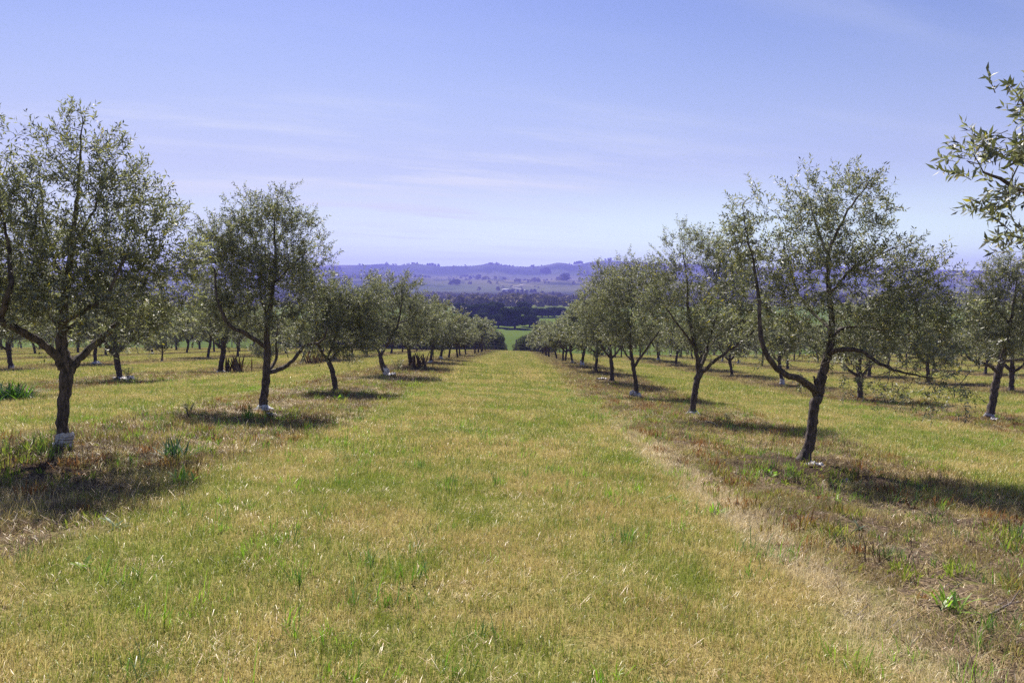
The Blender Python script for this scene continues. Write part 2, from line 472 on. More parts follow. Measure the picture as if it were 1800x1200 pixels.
# ------------------------------------------------------------------ olive trees
def leaves_on(twigs_o, twigs_d, length, n_leaf, leaf_len, leaf_w, g):
    """leaf pairs along straight-ish twigs: twigs_o (T,3), twigs_d (T,3) unit, length (T,)"""
    T = len(twigs_o)
    u = rng.normal(size=(T, 3)); u -= (u * twigs_d).sum(1)[:, None] * twigs_d; u /= np.linalg.norm(u, axis=1)[:, None]
    w = np.cross(twigs_d, u)
    k = np.arange(n_leaf)
    frac = (.12 + .88 * (k // 2 + rng.random((T, n_leaf)) * .6) / max(1, (n_leaf // 2)))
    base = twigs_o[:, None, :] + twigs_d[:, None, :] * (length[:, None] * frac)[..., None]
    ang = (k % 2) * math.pi + (k // 2) * 1.57 + rng.normal(scale=.5, size=(T, n_leaf))
    side = np.cos(ang)[..., None] * u[:, None, :] + np.sin(ang)[..., None] * w[:, None, :]
    spread = rng.uniform(.55, 1.15, (T, n_leaf))
    d = np.cos(spread)[..., None] * twigs_d[:, None, :] + np.sin(spread)[..., None] * side
    d[..., 2] += rng.normal(scale=.18, size=(T, n_leaf)); d /= np.linalg.norm(d, axis=-1)[..., None]
    nrm = twigs_d[:, None, :] + rng.normal(scale=.55, size=(T, n_leaf, 3)); nrm -= (nrm * d).sum(-1)[..., None] * d
    nrm /= np.linalg.norm(nrm, axis=-1)[..., None]
    s = np.cross(d, nrm)
    L = leaf_len * rng.uniform(.65, 1.2, (T, n_leaf))[..., None]; W = leaf_w * rng.uniform(.75, 1.2, (T, n_leaf))[..., None]
    v0 = base; v1 = base + d * L * .45 + s * W * .5 + nrm * L * .03; v2 = base + d * L - nrm * L * .08; v3 = base + d * L * .45 - s * W * .5 + nrm * L * .03
    Vv = np.stack([v0, v1, v2, v3], 2).reshape(-1, 3)
    q = np.arange(len(Vv)).reshape(-1, 4)
    tone = np.repeat(rng.random(T * n_leaf), 4)
    g.add(Vv, q, None, tone)

def build_tree(limbs, blobs, lod, name, twig_len=.26, up=.35, clump=True, hang=()):
    """limbs: list of arrays (x,y,z,r); blobs: list of (cx,cy,cz,rx,ry,rz,weight); local coordinates.
    returns trunk mesh, crown mesh"""
    n_att, n_tw, n_lf, ll, lw = lod
    gt = Geo(); gc = Geo(); gl = Geo()
    nodes = []; nrad = []
    for li, L in enumerate(limbs):
        S = smooth_line(L, 5)
        S[:, :3] += rng.normal(scale=.006, size=(len(S), 3))
        S[:, 3] = np.maximum(S[:, 3], .004)
        if li == 0:
            S[0, 3] *= 1.35
            S = np.vstack([S[0] + np.array([0, 0, -.18, .03]), S])
        gt.tube(S[:, :3], S[:, 3], 12 if S[0, 3] > .04 else 6, .10, cap=True)
        start = 0 if li else int(len(S) * .72)
        nodes += list(S[start:, :3]); nrad += list(S[start:, 3])
    nodes = [np.array(n) for n in nodes]
    vol = np.array([b[3] * b[4] * b[5] * b[6] for b in blobs]) ** .8; vol /= vol.sum()
    att = []; cent = []
    for b, c in zip(blobs, np.round(vol * n_att).astype(int)):
        d = rng.normal(size=(max(c, 3), 3)); d /= np.linalg.norm(d, axis=1)[:, None]
        r = rng.random(len(d)) ** (1 / 2.4)
        lump = 1 + .22 * np.sin(d[:, 0] * 5 + b[0] * 9) * np.cos(d[:, 2] * 4 + b[2] * 7)
        att.append(np.array(b[:3]) + d * (r * lump)[:, None] * np.array(b[3:6])); cent.append(np.repeat([b[:3]], len(d), 0))
    att = np.vstack(att); cent = np.vstack(cent)
    ctr = np.array([np.average([b[i] for b in blobs], weights=vol) for i in range(3)])
    N = np.array(nodes); Rr = np.array(nrad)
    d0 = np.min(np.linalg.norm(att[:, None] - N[None], axis=2), axis=1)
    order = np.argsort(d0)
    ends = []
    cap_n = len(N) + len(att) * 9 + 10
    NN = np.zeros((cap_n, 3)); RR = np.zeros(cap_n); NN[:len(N)] = N; RR[:len(N)] = Rr; cnt = len(N)
    for ai in order:
        a = att[ai]
        dist = np.linalg.norm(NN[:cnt] - a, axis=1) + .5 * np.maximum(0, NN[:cnt, 2] - a[2])
        j = int(np.argmin(dist)); b = NN[j]; dd = float(np.linalg.norm(a - b))
        if dd < .05: ends.append((a, (a - ctr) / (np.linalg.norm(a - ctr) + 1e-6))); continue
        ns = max(2, min(8, int(dd / .12)))
        tt = np.linspace(0, 1, ns + 1)[:, None]
        mid = (a + b) / 2 + rng.normal(scale=.10 * dd, size=3) + np.array([0, 0, -.08 * dd])
        C = (1 - tt) ** 2 * b + 2 * tt * (1 - tt) * mid + tt ** 2 * a
        r0 = min(RR[j] * .75, .004 + .013 * dd); rr = np.linspace(r0, .0028, ns + 1)
        (gt if r0 > .007 else gc).tube(C, rr, 4 if r0 > .009 else 3, 0)
        NN[cnt:cnt + ns] = C[1:]; RR[cnt:cnt + ns] = rr[1:]; cnt += ns
        dr = C[-1] - C[-2]; ends.append((a, dr / (np.linalg.norm(dr) + 1e-6)))
    for (hp, hl, hn) in hang:                    # bare hanging twigs
        for _ in range(hn):
            p0 = np.array(hp) + rng.normal(scale=(.25, .2, .06)); p1 = p0 + np.array([rng.normal(scale=.25), rng.normal(scale=.2), -hl * rng.uniform(.5, 1.1)])
            m_ = (p0 + p1) / 2 + rng.normal(scale=.08, size=3)
            tt = np.linspace(0, 1, 6)[:, None]
            C = (1 - tt) ** 2 * p0 + 2 * tt * (1 - tt) * m_ + tt ** 2 * p1
            gc.tube(C, np.linspace(.006, .002, 6), 3)
            if rng.random() < .5: ends.append((p1, np.array([0, 0, -1.])))
    E = np.array([e[0] for e in ends]); D = np.array([e[1] for e in ends])
    O = np.repeat(E, n_tw, 0)
    out = (O - ctr); out /= np.linalg.norm(out, axis=1)[:, None] + 1e-6
    DD = np.repeat(D, n_tw, 0) * .5 + out * .5 + rng.normal(scale=.75, size=O.shape) + np.array([0, 0, up])
    DD /= np.linalg.norm(DD, axis=1)[:, None]
    O = O + rng.normal(scale=.05, size=O.shape)
    LL = twig_len * rng.uniform(.5, 1.35, len(O))
    leaves_on(O, DD, LL, n_lf, ll, lw, gl)
    # twig sticks as thin triangular blades
    s = np.cross(DD, rng.normal(size=O.shape)); s /= np.linalg.norm(s, axis=1)[:, None]
    wv = .0022 if ll < .09 else .004
    Vt = np.stack([O - s * wv, O + s * wv, O + DD * LL[:, None]], 1).reshape(-1, 3)
    gc.add(Vt, None, np.arange(len(Vt)).reshape(-1, 3), .5)
    tm = gt.mesh(name + '_trunk', [M_BARK], True)
    V = np.vstack(gc.V + gl.V); n4 = [p for p in gc.P4]; n3 = [p for p in gc.P3]
    lq = np.vstack(gl.P4) + gc.n
    polys = []; mi = []
    if n4: a_ = np.vstack(n4); polys.append(a_); mi += [1] * len(a_)
    if n3: a_ = np.vstack(n3); polys.append(a_); mi += [1] * len(a_)
    polys.append(lq); mi += [0] * len(lq)
    cm = np_mesh(name + '_crown', V, polys, [M_LEAF, M_TWIG], mi, {'tone': np.concatenate(gc.A + gl.A)})
    return tm, cm

HERO = (500, 5, 14, .060, .0155)
BIG = (420, 6, 14, .068, .0185)
MID = (340, 6, 12, .080, .023)
FAR = (190, 6, 11, .13, .034)
TINY = (90, 5, 9, .20, .06)

def wrap_mesh(h=.2, r=.09, flare=1.5, seed=0, loose=False):
    rr = np.random.default_rng(seed); n = 22; k = 7
    th = np.linspace(0, 2 * math.pi, n, endpoint=False)
    V = []
    for i in range(k):
        f = i / (k - 1)
        rad = r * (1.08 + (flare - 1.08) * (1 - f) ** 1.6) * (1 + .13 * rr.normal(size=n) * (1 - .5 * f) + (.09 * np.sin(th * 3 + seed + f * 7)))
        z = f * h * (1 + .16 * np.sin(th + seed * 2) + .08 * np.sin(th * 3)) - .03 + rr.normal(scale=.008, size=n)
        if i == k - 1: rad = rad * .92
        V.append(np.stack([np.cos(th) * rad - .35 * r * (1 - f) ** 1.5, np.sin(th) * rad, z], -1))
    V = np.vstack(V)
    i = np.arange(k - 1)[:, None] * n; j = np.arange(n)[None, :]; j2 = (j + 1) % n
    q = np.stack([i + j, i + j2, i + n + j2, i + n + j], -1).reshape(-1, 4)
    return np_mesh('trunk_wrap', V, [q], [M_WRAP], None, None, True)
WRAPS = [wrap_mesh(.17, .080, 1.25, 1), wrap_mesh(.10, .10, 2.3, 2), wrap_mesh(.14, .09, 1.7, 3), wrap_mesh(.26, .085, 1.25, 4)]

def scrap_mesh(seed, sx, sy, h):
    rr = np.random.default_rng(seed); n = 13
    X, Y = np.meshgrid(np.linspace(-1, 1, n), np.linspace(-1, 1, n))
    Z = .5 * vnoise(X * 2.2 + seed, Y * 2.2, seed) + .35 * vnoise(X * 5, Y * 5 + seed, seed + 1)
    Z = h * (Z + .55)
    ed = 1 + .18 * vnoise(X * 3, Y * 3 + 7, seed + 5)
    V = np.stack([X * sx * ed + rr.normal(scale=.012, size=X.shape), Y * sy * ed + rr.normal(scale=.012, size=X.shape), Z], -1).reshape(-1, 3)
    i = np.arange(n - 1)[:, None] * n; j = np.arange(n - 1)[None, :]
    q = np.stack([i + j, i + j + 1, i + n + j + 1, i + n + j], -1).reshape(-1, 4)
    top = V.copy(); bot = V.copy(); bot[:, 2] = np.minimum(bot[:, 2] - .006, bot[:, 2])
    b = [k for k in range(n)] + [k * n + n - 1 for k in range(1, n)] + [(n - 1) * n + k for k in range(n - 2, -1, -1)] + [k * n for k in range(n - 2, 0, -1)]
    m = n * n
    sides = [[b[k], b[(k + 1) % len(b)], b[(k + 1) % len(b)] + m, b[k] + m] for k in range(len(b))]
    return np_mesh('plastic_scrap', np.vstack([top, bot]), [np.vstack([q, q[:, ::-1] + m, np.array(sides)])], [M_WRAP], None, None, True)

ORD = ['nearest', 'second', 'third', 'fourth', 'fifth', 'sixth', 'seventh', 'eighth', 'ninth', 'tenth', 'eleventh', 'twelfth', 'thirteenth', 'fourteenth', 'fifteenth', 'sixteenth', 'seventeenth', 'eighteenth', 'nineteenth']
ROWNAME = {0: 'the row just left of the lane', 1: 'the row just right of the lane'}
for k_ in range(2, 10): ROWNAME[k_] = 'the %s row right of the lane' % ORD[k_ - 1]
for k_ in range(-9, 0): ROWNAME[k_] = 'the %s row left of the lane' % ORD[-k_]

def foot_z(X, Y):
    return float(orchard_z(np.array([X]), np.array([Y]))[0])

def px_limb(pts, X, Y, base):
    """photo pixels (px, py, radius m, depth offset m) -> local limb"""
    o = []
    for p in pts:
        dy = p[3] if len(p) > 3 else 0
        w = at(p[0], p[1], Y + dy) - base
        o.append((w[0], w[1], w[2], p[2]))
    return np.array(o)

def px_blob(b, Y, base):
    px, py, rx, rz, w = b[:5]
    dy = b[5] if len(b) > 5 else 0
    c = at(px, py, Y + dy) - base; s = (Y + dy) / F
    rX, rZ = rx * s, rz * s
    rY = min(1.15, max(.35, (rX + rZ) / 2 * 1.1))
    return (c[0], c[1], c[2], rX, rY, rZ, w)

def hero(k, i, limbs, blobs, label, lod=HERO, wrap=None, hang=(), **kw):
    X, Y = ROWS[k][i]
    b0 = np.array([X, Y, foot_z(X, Y)])
    root = empty('olive_tree', b0)
    tag(root, label, 'olive tree', 'olive trees of the orchard')
    L = [px_limb(l, X, Y, b0) for l in limbs]
    L[0][0][:3] = (0, 0, 0)
    for l in L: l[:, 3] *= .82
    B = [px_blob(b, Y, b0) for b in blobs]
    H = [(tuple(at(h[0], h[1], Y + h[4]) - b0), h[2], h[3]) for h in hang]
    tm, cm = build_tree(L, B, lod, 'olive', hang=H, **kw)
    link('trunk', tm, root); link('crown', cm, root)
    if wrap is not None:
        w = link('trunk_wrap', WRAPS[wrap[0]], root); w.scale = (wrap[1],) * 3; w.rotation_euler = (0, 0, i + k)
    if (k, i) == (0, 0):
        for hh, rr_ in ((.045, .093), (.085, .088), (.125, .084)):
            g = Geo(); th = np.linspace(0, 2 * math.pi, 25)
            g.tube(np.stack([np.cos(th) * rr_, np.sin(th) * rr_, hh + .012 * np.sin(th + hh * 40)], -1), [.0035] * 25, 5)
            link('string', g.mesh('string', [M_TWIG]), w)
    return root

USED = set()
# --- left row, nearest
hero(0, 0, [
    [(108, 797, .080), (111, 750, .070), (113, 700, .068), (118, 655, .082), (114, 630, .075), (108, 600, .062), (110, 560, .056), (118, 500, .045, .1), (127, 430, .034, .1), (137, 340, .022, .1), (142, 270, .013, .05), (146, 205, .005)],
    [(112, 650, .060), (92, 618, .052, -.1), (50, 590, .046, -.3), (8, 568, .040, -.5), (-45, 540, .032, -.6), (-90, 490, .02, -.6)],
    [(122, 652, .058), (150, 618, .045, .15), (190, 585, .038, .3), (225, 545, .028, .4), (262, 480, .016, .4), (285, 420, .008, .4)],
    [(2, 562, .034, -.5), (16, 510, .030, -.6), (18, 450, .022, -.5), (5, 380, .014, -.5), (-10, 300, .007, -.5)],
    [(112, 568, .030), (145, 548, .026, -.3), (185, 520, .020, -.5), (220, 450, .012, -.5)],
    [(118, 500, .03, .1), (92, 450, .022, .3), (78, 390, .014, .3), (70, 300, .006, .3)],
    [(127, 430, .025, .1), (155, 390, .018, 0), (180, 330, .009, -.1)],
    [(108, 585, .03), (98, 567, .022, -.05), (88, 558, .014, -.08)],
    [(116, 580, .03), (128, 572, .022, -.05), (133, 566, .014, -.06)]],
    [(145, 238, 44, 36, .55), (170, 275, 48, 45, .45), (92, 245, 36, 40, .35), (130, 320, 70, 50, .5), (205, 375, 78, 70, 1.0), (270, 395, 40, 42, .5, .2), (40, 370, 60, 75, 1.0, -.3),
     (80, 440, 95, 80, 1.1), (-20, 330, 42, 90, .8, -.4), (-60, 450, 90, 100, .9, -.5), (190, 465, 105, 70, 1.3), (120, 530, 110, 45, 1.0, -.3), (280, 480, 55, 60, .8, .3), (20, 520, 75, 50, 1.0, -.5), (240, 550, 60, 40, .7, .3), (110, 560, 90, 35, .7, .8), (295, 385, 20, 14, .2, .2), (312, 455, 34, 45, .5, .4), (300, 550, 45, 48, .6, .5), (200, 585, 60, 22, .4, .7)],
    'large near olive tree at left with white wrap round its trunk and airy tall top', HERO, (0, 1.0))
# --- left row, second
hero(0, 1, [
    [(462, 727, .098), (464, 695, .090), (468, 655, .082), (470, 620, .076), (470, 570, .055), (478, 520, .045), (484, 460, .032), (482, 400, .018), (478, 350, .007)],
    [(469, 612, .050), (440, 592, .045, -.3), (400, 568, .040, -.5), (383, 525, .030, -.5), (376, 470, .016, -.4)],
    [(469, 655, .055), (500, 645, .045, .2), (522, 625, .040, .3), (535, 607, .034, .3), (565, 600, .028, .3), (575, 575, .016, .3)],
    [(471, 565, .034), (458, 515, .026, .3), (462, 450, .012, .4)],
    [(480, 500, .026), (510, 470, .018, -.2), (540, 440, .008, -.3)],
    [(474, 650, .036, .2), (486, 630, .034, .4), (486, 590, .025, .5), (500, 540, .012, .6)]],
    [(478, 372, 52, 34, .9), (440, 385, 42, 34, .8), (385, 415, 40, 38, .8), (520, 400, 38, 34, .8), (545, 440, 35, 34, .7), (450, 455, 85, 60, 1.6), (520, 490, 60, 50, 1.0), (390, 500, 48, 60, 1.0), (440, 540, 80, 40, .9), (535, 560, 45, 38, .6), (360, 560, 36, 40, .5, .4), (500, 590, 50, 24, .45, .3), (348, 480, 30, 60, .5, .5), (362, 420, 24, 30, .35)],
    'tall olive tree second from the front on the left of the lane, forked low', (560, 6, 14, .062, .017), (1, .85))
hero(0, 2, [
    [(589, 690, .085), (587, 665, .078), (580, 640, .074), (574, 630, .07)],
    [(575, 632, .05), (562, 612, .04, -.2), (556, 590, .03, -.3), (560, 550, .012, -.3)],
    [(577, 634, .05), (596, 617, .04, .2), (622, 603, .03, .3), (645, 585, .014, .3)],
    [(576, 630, .04), (590, 590, .03), (598, 550, .018), (602, 520, .006)]],
    [(600, 535, 45, 34, .9), (565, 548, 34, 34, .7), (635, 552, 35, 36, .8), (600, 580, 60, 32, 1.1), (560, 595, 36, 26, .6), (645, 595, 32, 26, .6), (610, 618, 55, 18, .35), (545, 520, 34, 34, .5, .3), (650, 520, 34, 36, .5, .3), (575, 505, 34, 22, .5)],
    'small slim olive tree with a bent bare trunk, third on the left of the lane', BIG)
hero(0, 3, [
    [(678, 661, .11), (672, 640, .10), (668, 622, .09)],
    [(669, 625, .06), (684, 600, .055), (700, 568, .045), (706, 530, .03), (708, 495, .008)],
    [(668, 622, .06), (658, 600, .045), (655, 570, .02)],
    [(700, 568, .035), (722, 560, .03, .2), (735, 540, .012, .3)]],
    [(706, 505, 32, 26, 1.), (668, 520, 40, 34, 1.), (725, 540, 35, 34, .9), (660, 560, 48, 34, 1.), (700, 580, 55, 28, .9), (645, 590, 32, 20, .5), (745, 560, 30, 40, .5, .3), (635, 540, 30, 40, .4)],
    'leaning olive tree with a white cloth band on its trunk, fourth on the left', BIG, (3, 1.3))
# --- right row
hero(1, 0, [
    [(1416, 816, .092), (1424, 780, .080), (1428, 740, .074), (1434, 705, .076), (1439, 685, .085), (1446, 655, .068), (1454, 625, .06), (1461, 600, .05), (1462, 560, .042), (1456, 500, .033), (1456, 450, .026), (1475, 400, .02), (1505, 350, .013), (1545, 300, .005)],
    [(1436, 692, .058), (1408, 668, .050, -.2), (1376, 655, .045, -.3), (1352, 630, .040, -.4), (1338, 590, .034, -.4), (1334, 530, .026, -.3), (1326, 470, .018, -.2), (1312, 400, .009, -.2), (1305, 360, .004, -.2)],
    [(1456, 622, .042), (1480, 615, .036, -.2), (1515, 618, .03, -.4), (1548, 640, .024, -.5), (1590, 655, .018, -.5), (1640, 665, .01, -.5)],
    [(1462, 590, .036), (1485, 577, .03, .2), (1530, 575, .024, .4), (1580, 590, .016, .5), (1625, 580, .008, .5)],
    [(1457, 520, .026), (1490, 480, .02, .1), (1540, 450, .014, .2), (1585, 430, .006, .2)],
    [(1456, 450, .02), (1435, 400, .014, .3), (1420, 340, .006, .3)],
    [(1437, 690, .03), (1434, 672, .024, -.06), (1430, 660, .014, -.08)],
    [(1461, 580, .03), (1430, 550, .024, .5), (1400, 510, .018, .6), (1380, 440, .008, .6)]],
    [(1525, 318, 40, 20, .6), (1490, 335, 48, 30, .8), (1430, 350, 46, 32, .8), (1555, 340, 22, 25, .25), (1300, 360, 26, 24, .3), (1320, 400, 50, 50, .7), (1290, 450, 40, 60, .6), (1300, 530, 50, 50, .6), (1330, 600, 50, 30, .35), (1450, 400, 80, 50, 1.2), (1520, 400, 45, 45, .6), (1340, 470, 62, 60, .9), (1440, 480, 90, 60, 1.3), (1530, 470, 70, 55, 1.1),
     (1590, 445, 34, 28, .5), (1600, 500, 60, 45, 1.4), (1560, 550, 95, 45, 2.1), (1400, 560, 80, 50, 1.), (1650, 560, 55, 50, .9), (1680, 600, 40, 40, .5, -.2), (1620, 480, 35, 40, .5), (1500, 600, 80, 28, .8), (1610, 620, 62, 32, .8, -.4), (1450, 620, 60, 20, .3, .5), (1650, 655, 32, 20, .2, -.4)],
    'large near olive tree right of the lane with a drooping right limb', HERO, None,
    hang=[(1590, 650, .3, 8, -.5), (1620, 660, .22, 6, -.5), (1540, 640, .28, 7, -.4), (1650, 655, .2, 5, -.5)])
hero(1, 1, [
    [(1217, 733, .085), (1220, 700, .080), (1224, 675, .078), (1229, 655, .085), (1226, 635, .06), (1220, 600, .05), (1211, 555, .04), (1208, 500, .025), (1200, 440, .01)],
    [(1231, 658, .05), (1250, 640, .042, -.2), (1275, 620, .036, -.3), (1305, 600, .03, -.4), (1330, 575, .015, -.4)],
    [(1229, 650, .05), (1240, 625, .04, .2), (1247, 595, .03, .3), (1262, 545, .018, .3), (1270, 480, .008, .3)],
    [(1222, 610, .03), (1195, 575, .024, -.3), (1170, 540, .015, -.4)],
    [(1238, 630, .035, .2), (1254, 600, .026, .5), (1280, 560, .014, .7)]],
    [(1195, 428, 36, 24, .7), (1240, 440, 44, 34, .9), (1180, 470, 36, 34, .8), (1265, 480, 52, 48, 1.1), (1200, 520, 60, 45, 1.), (1150, 540, 36, 34, .6), (1260, 560, 70, 40, 1.2), (1310, 560, 40, 40, .7), (1190, 585, 50, 26, .7), (1300, 610, 30, 16, .2), (1250, 610, 50, 16, .3), (1310, 500, 45, 60, .6, .2), (1140, 500, 32, 40, .5)],
    'olive tree second on the right of the lane, white scraps ringing its foot', HERO, (1, .9))
hero(1, 2, [
    [(1120, 699, .085), (1118, 675, .078), (1114, 650, .075), (1112, 635, .07), (1108, 600, .045), (1110, 540, .025), (1100, 480, .008)],
    [(1114, 645, .05), (1128, 625, .045, -.2), (1142, 605, .035, -.3), (1160, 580, .015, -.3)],
    [(1112, 635, .04), (1096, 615, .03, .3), (1082, 580, .012, .4)]],
    [(1100, 480, 40, 28, .8), (1135, 500, 38, 40, .9), (1090, 530, 50, 38, 1.), (1140, 560, 50, 38, 1.1), (1085, 580, 40, 30, .8), (1120, 605, 50, 18, .5), (1165, 520, 34, 50, .7), (1060, 520, 34, 36, .6)],
    'olive tree third on the right of the lane, trunk leaning slightly left', BIG, (2, 1.2))
hero(1, 3, [
    [(1076, 672, .10), (1076, 650, .09), (1074, 630, .085), (1072, 600, .05), (1075, 550, .03), (1070, 500, .01)],
    [(1075, 630, .05), (1090, 612, .04), (1100, 590, .02)], [(1074, 630, .05), (1060, 612, .04), (1050, 585, .015)]],
    [(1060, 490, 36, 26, .9), (1085, 520, 34, 34, .9), (1045, 535, 34, 32, .9), (1070, 565, 48, 34, 1.1), (1040, 585, 30, 24, .6), (1095, 595, 32, 20, .6)],
    'olive tree fourth on the right of the lane, with a straight dark trunk', BIG, None)
# --- second row on the right, nearest in view
hero(2, 0, [
    [(1742, 738, .125), (1745, 710, .11), (1749, 680, .105), (1755, 655, .11), (1765, 620, .07), (1776, 570, .05), (1786, 510, .03), (1790, 460, .01)],
    [(1755, 655, .06), (1735, 640, .045, -.3), (1708, 632, .035, -.4), (1690, 610, .015, -.4)],
    [(1760, 635, .05), (1785, 632, .04, .2), (1815, 630, .03, .2), (1840, 600, .015, .2)],
    [(1776, 570, .04), (1745, 530, .025, .4), (1720, 490, .01, .4)]],
    [(1770, 470, 34, 24, .7), (1740, 500, 40, 34, .8), (1800, 500, 40, 45, .9), (1720, 540, 42, 38, .8), (1770, 550, 60, 42, 1.3), (1820, 560, 45, 50, .9), (1725, 590, 40, 26, .7), (1780, 605, 60, 22, .7), (1700, 575, 20, 20, .25)],
    'olive tree at the right edge with a white wrap low on its leaning trunk', BIG, (2, 1.0))
# --- tree beside the camera: only its left twigs reach into the picture
def near_tree():
    X, Y = rowx(1) + .1, 3.35
    b0 = np.array([X, Y, foot_z(X, Y)])
    root = empty('olive_tree', b0)
    tag(root, 'close olive branches with large sharp leaves reaching in at the upper right edge', 'olive tree', 'olive trees of the orchard')
    base = [np.array([(0, 0, 0, .09), (.03, .0, .5, .08), (.02, .05, 1.0, .085), (-.05, .1, 1.3, .06), (-.15, .1, 1.8, .05), (-.2, .1, 2.4, .03), (-.1, .1, 3.1, .008)])]
    def lp(pts): return px_limb(pts, X, Y, b0)
    S = at(1960, 430, Y) - b0
    base.append(np.array([(-.12, .1, 1.6, .04), (-.3, .1, 1.75, .034), tuple(S) + (.026,), tuple(at(1880, 370, Y) - b0) + (.018,), tuple(at(1800, 335, Y) - b0) + (.010,), tuple(at(1730, 305, Y) - b0) + (.005,)]))
    base.append(lp([(1900, 385, .014), (1850, 290, .010), (1815, 220, .006), (1795, 170, .003)]))
    base.append(np.array([(.0, .1, 1.1, .05), (.5, .0, 1.4, .04), (.9, -.2, 1.9, .02)]))
    B = [px_blob(b, Y, b0) for b in [(1755, 285, 52, 34, .5), (1722, 272, 36, 20, .25), (1785, 335, 40, 32, .45), (1805, 225, 28, 50, .6), (1850, 250, 60, 90, 1.), (1860, 380, 60, 50, 1.), (1752, 358, 34, 14, .22), (1790, 420, 14, 14, .15), (1800, 185, 12, 30, .25)]]
    B = [(b[0], b[1], b[2], b[3], min(b[4], .22), b[5], b[6]) for b in B]
    B += [(-.1, .1, 2.6, .8, .8, .7, .9), (.5, 0, 2.2, .8, .9, .7, .9), (-.3, .5, 2.1, .5, .6, .5, .6)]
    tm, cm = build_tree(base, B, (420, 4, 12, .047, .0125), 'near_olive', twig_len=.14, up=.25)
    link('trunk', tm, root); link('crown', cm, root)
near_tree()
USED |= {(0, 0), (0, 1), (0, 2), (0, 3), (1, 0), (1, 1), (1, 2), (1, 3), (2, 0)}

# generic shapes
def generic(seed, lod):
    r = random.Random(seed)
    th = r.uniform(.75, 1.1); lx, ly = r.uniform(-.2, .2), r.uniform(-.15, .15)
    r0 = r.uniform(.075, .11)
    H = r.uniform(3.1, 3.7)
    trunk = [(0, 0, 0, r0), (lx * .3, ly * .4, th * .4, r0 * .88), (lx, ly, th, r0 * .92), (lx * .8, ly, th + .5, r0 * .55), (lx * .4, ly * .5, th + 1.2, r0 * .35), (r.uniform(-.2, .2), 0, H - .5, .01)]
    L = [np.array(trunk)]
    n = r.choice([3, 4]); a0 = r.uniform(0, 6.28)
    for i in range(n):
        a = a0 + i * 6.28 / n + r.uniform(-.4, .4); rad = r.uniform(.6, 1.0)
        zz = th + r.uniform(-.1, .15)
        L.append(np.array([(lx, ly, zz, r0 * .6), (lx + math.cos(a) * rad * .4, ly + math.sin(a) * rad * .4, zz + .25, r0 * .48), (lx + math.cos(a) * rad * .8, ly + math.sin(a) * rad * .8, zz + .75, r0 * .32), (lx + math.cos(a) * rad * 1.1, ly + math.sin(a) * rad * 1.1, zz + 1.5, .01)]))
    B = []
    for i in range(13):
        a = r.uniform(0, 6.28); f = r.uniform(.25, 1) * 1.35; z = th + .30 + r.uniform(0, 1) * (H - th - .75)
        sh = 1 - .45 * max(0, (z - th - 1.0)) / 1.6
        B.append((math.cos(a) * f * sh, math.sin(a) * f * sh, z, r.uniform(.42, .75), r.uniform(.42, .75), r.uniform(.32, .5), r.uniform(.7, 1.2)))
    B.append((0, 0, th + 1.0, 1.4, 1.4, .65, 1.2)); B.append((0, 0, H - .45, .45, .45, .4, .7))
    tm, cm = build_tree(L, B, lod, 'olive_%d' % seed)
    return tm, cm
MIDS = [generic(100 + i, MID) for i in range(6)]
FARS = [generic(200 + i, FAR) for i in range(6)]
TINYS = [generic(300 + i, TINY) for i in range(5)]

SPECIAL = {(2, 1): 'olive tree with a curved dark trunk seen below the drooping limb at right', (2, 2): 'olive tree with a tall white wrap behind the big tree at right',
           (-1, 1): 'slim olive tree with a white sack at its foot, behind the near left tree', (-1, 2): 'olive tree beside the dark spiky clump in the left field'}
Wn = [(2, 2), (2, 6), (2, 7), (1, 5), (1, 6), (0, 5), (-1, 2), (-2, 1), (-2, 2)]
nt = 0
for k in sorted(ROWS, key=abs):
    vis = -1
    for i, (X, Y) in enumerate(ROWS[k]):
        if -60 < 907 + X / Y * F < 1860: vis += 1
        if (k, i) in USED: continue
        px = 907 + X / Y * F
        if px < -170 or px > 1970 or nt > 285: continue
        r = random.Random(k * 77 + i * 13 + 5)
        src = MIDS if Y < 36 else (FARS if Y < 75 else TINYS)
        tm, cm = src[(i * 5 + k * 3 + r.randint(0, 1)) % len(src)]
        s = r.uniform(.86, 1.08)
        if k in (0, 1) and Y > 78: s *= 1.14; X += .35 if k == 0 else -.25
        if k < 0: s *= 1.17
        if k > 1: s *= 1.08
        if (k, i) == (-1, 3): s = .55
        if (k, i) == (-2, 2): s = .6
        root = empty('olive_tree', (X, Y, foot_z(X, Y)), r.uniform(0, 6.28), s)
        if vis < len(ORD) and Y < 90:
            lb = SPECIAL.get((k, i), ('olive tree %s from the front in %s' % (ORD[vis], ROWNAME[k])) if vis > 0 else ('nearest olive tree fully in view in ' if vis == 0 else 'olive tree just cut off by the frame in ') + ROWNAME[k])
        else:
            lb = 'distant small olive tree at the far end of ' + ROWNAME[k]
        tag(root, lb, 'olive tree', 'olive trees of the orchard' if Y < 90 and vis < len(ORD) else 'far end olive trees of ' + ROWNAME[k])
        link('trunk', tm, root); link('crown', cm, root)
        if (k, i) in Wn or (r.random() < .22 and Y < 80 and i != 4):
            w = link('trunk_wrap', WRAPS[r.randint(0, 3) if (k, i) != (2, 2) else 3], root); w.scale = (1.1, 1.1, 1.1)
        nt += 1
print('orchard trees', nt)

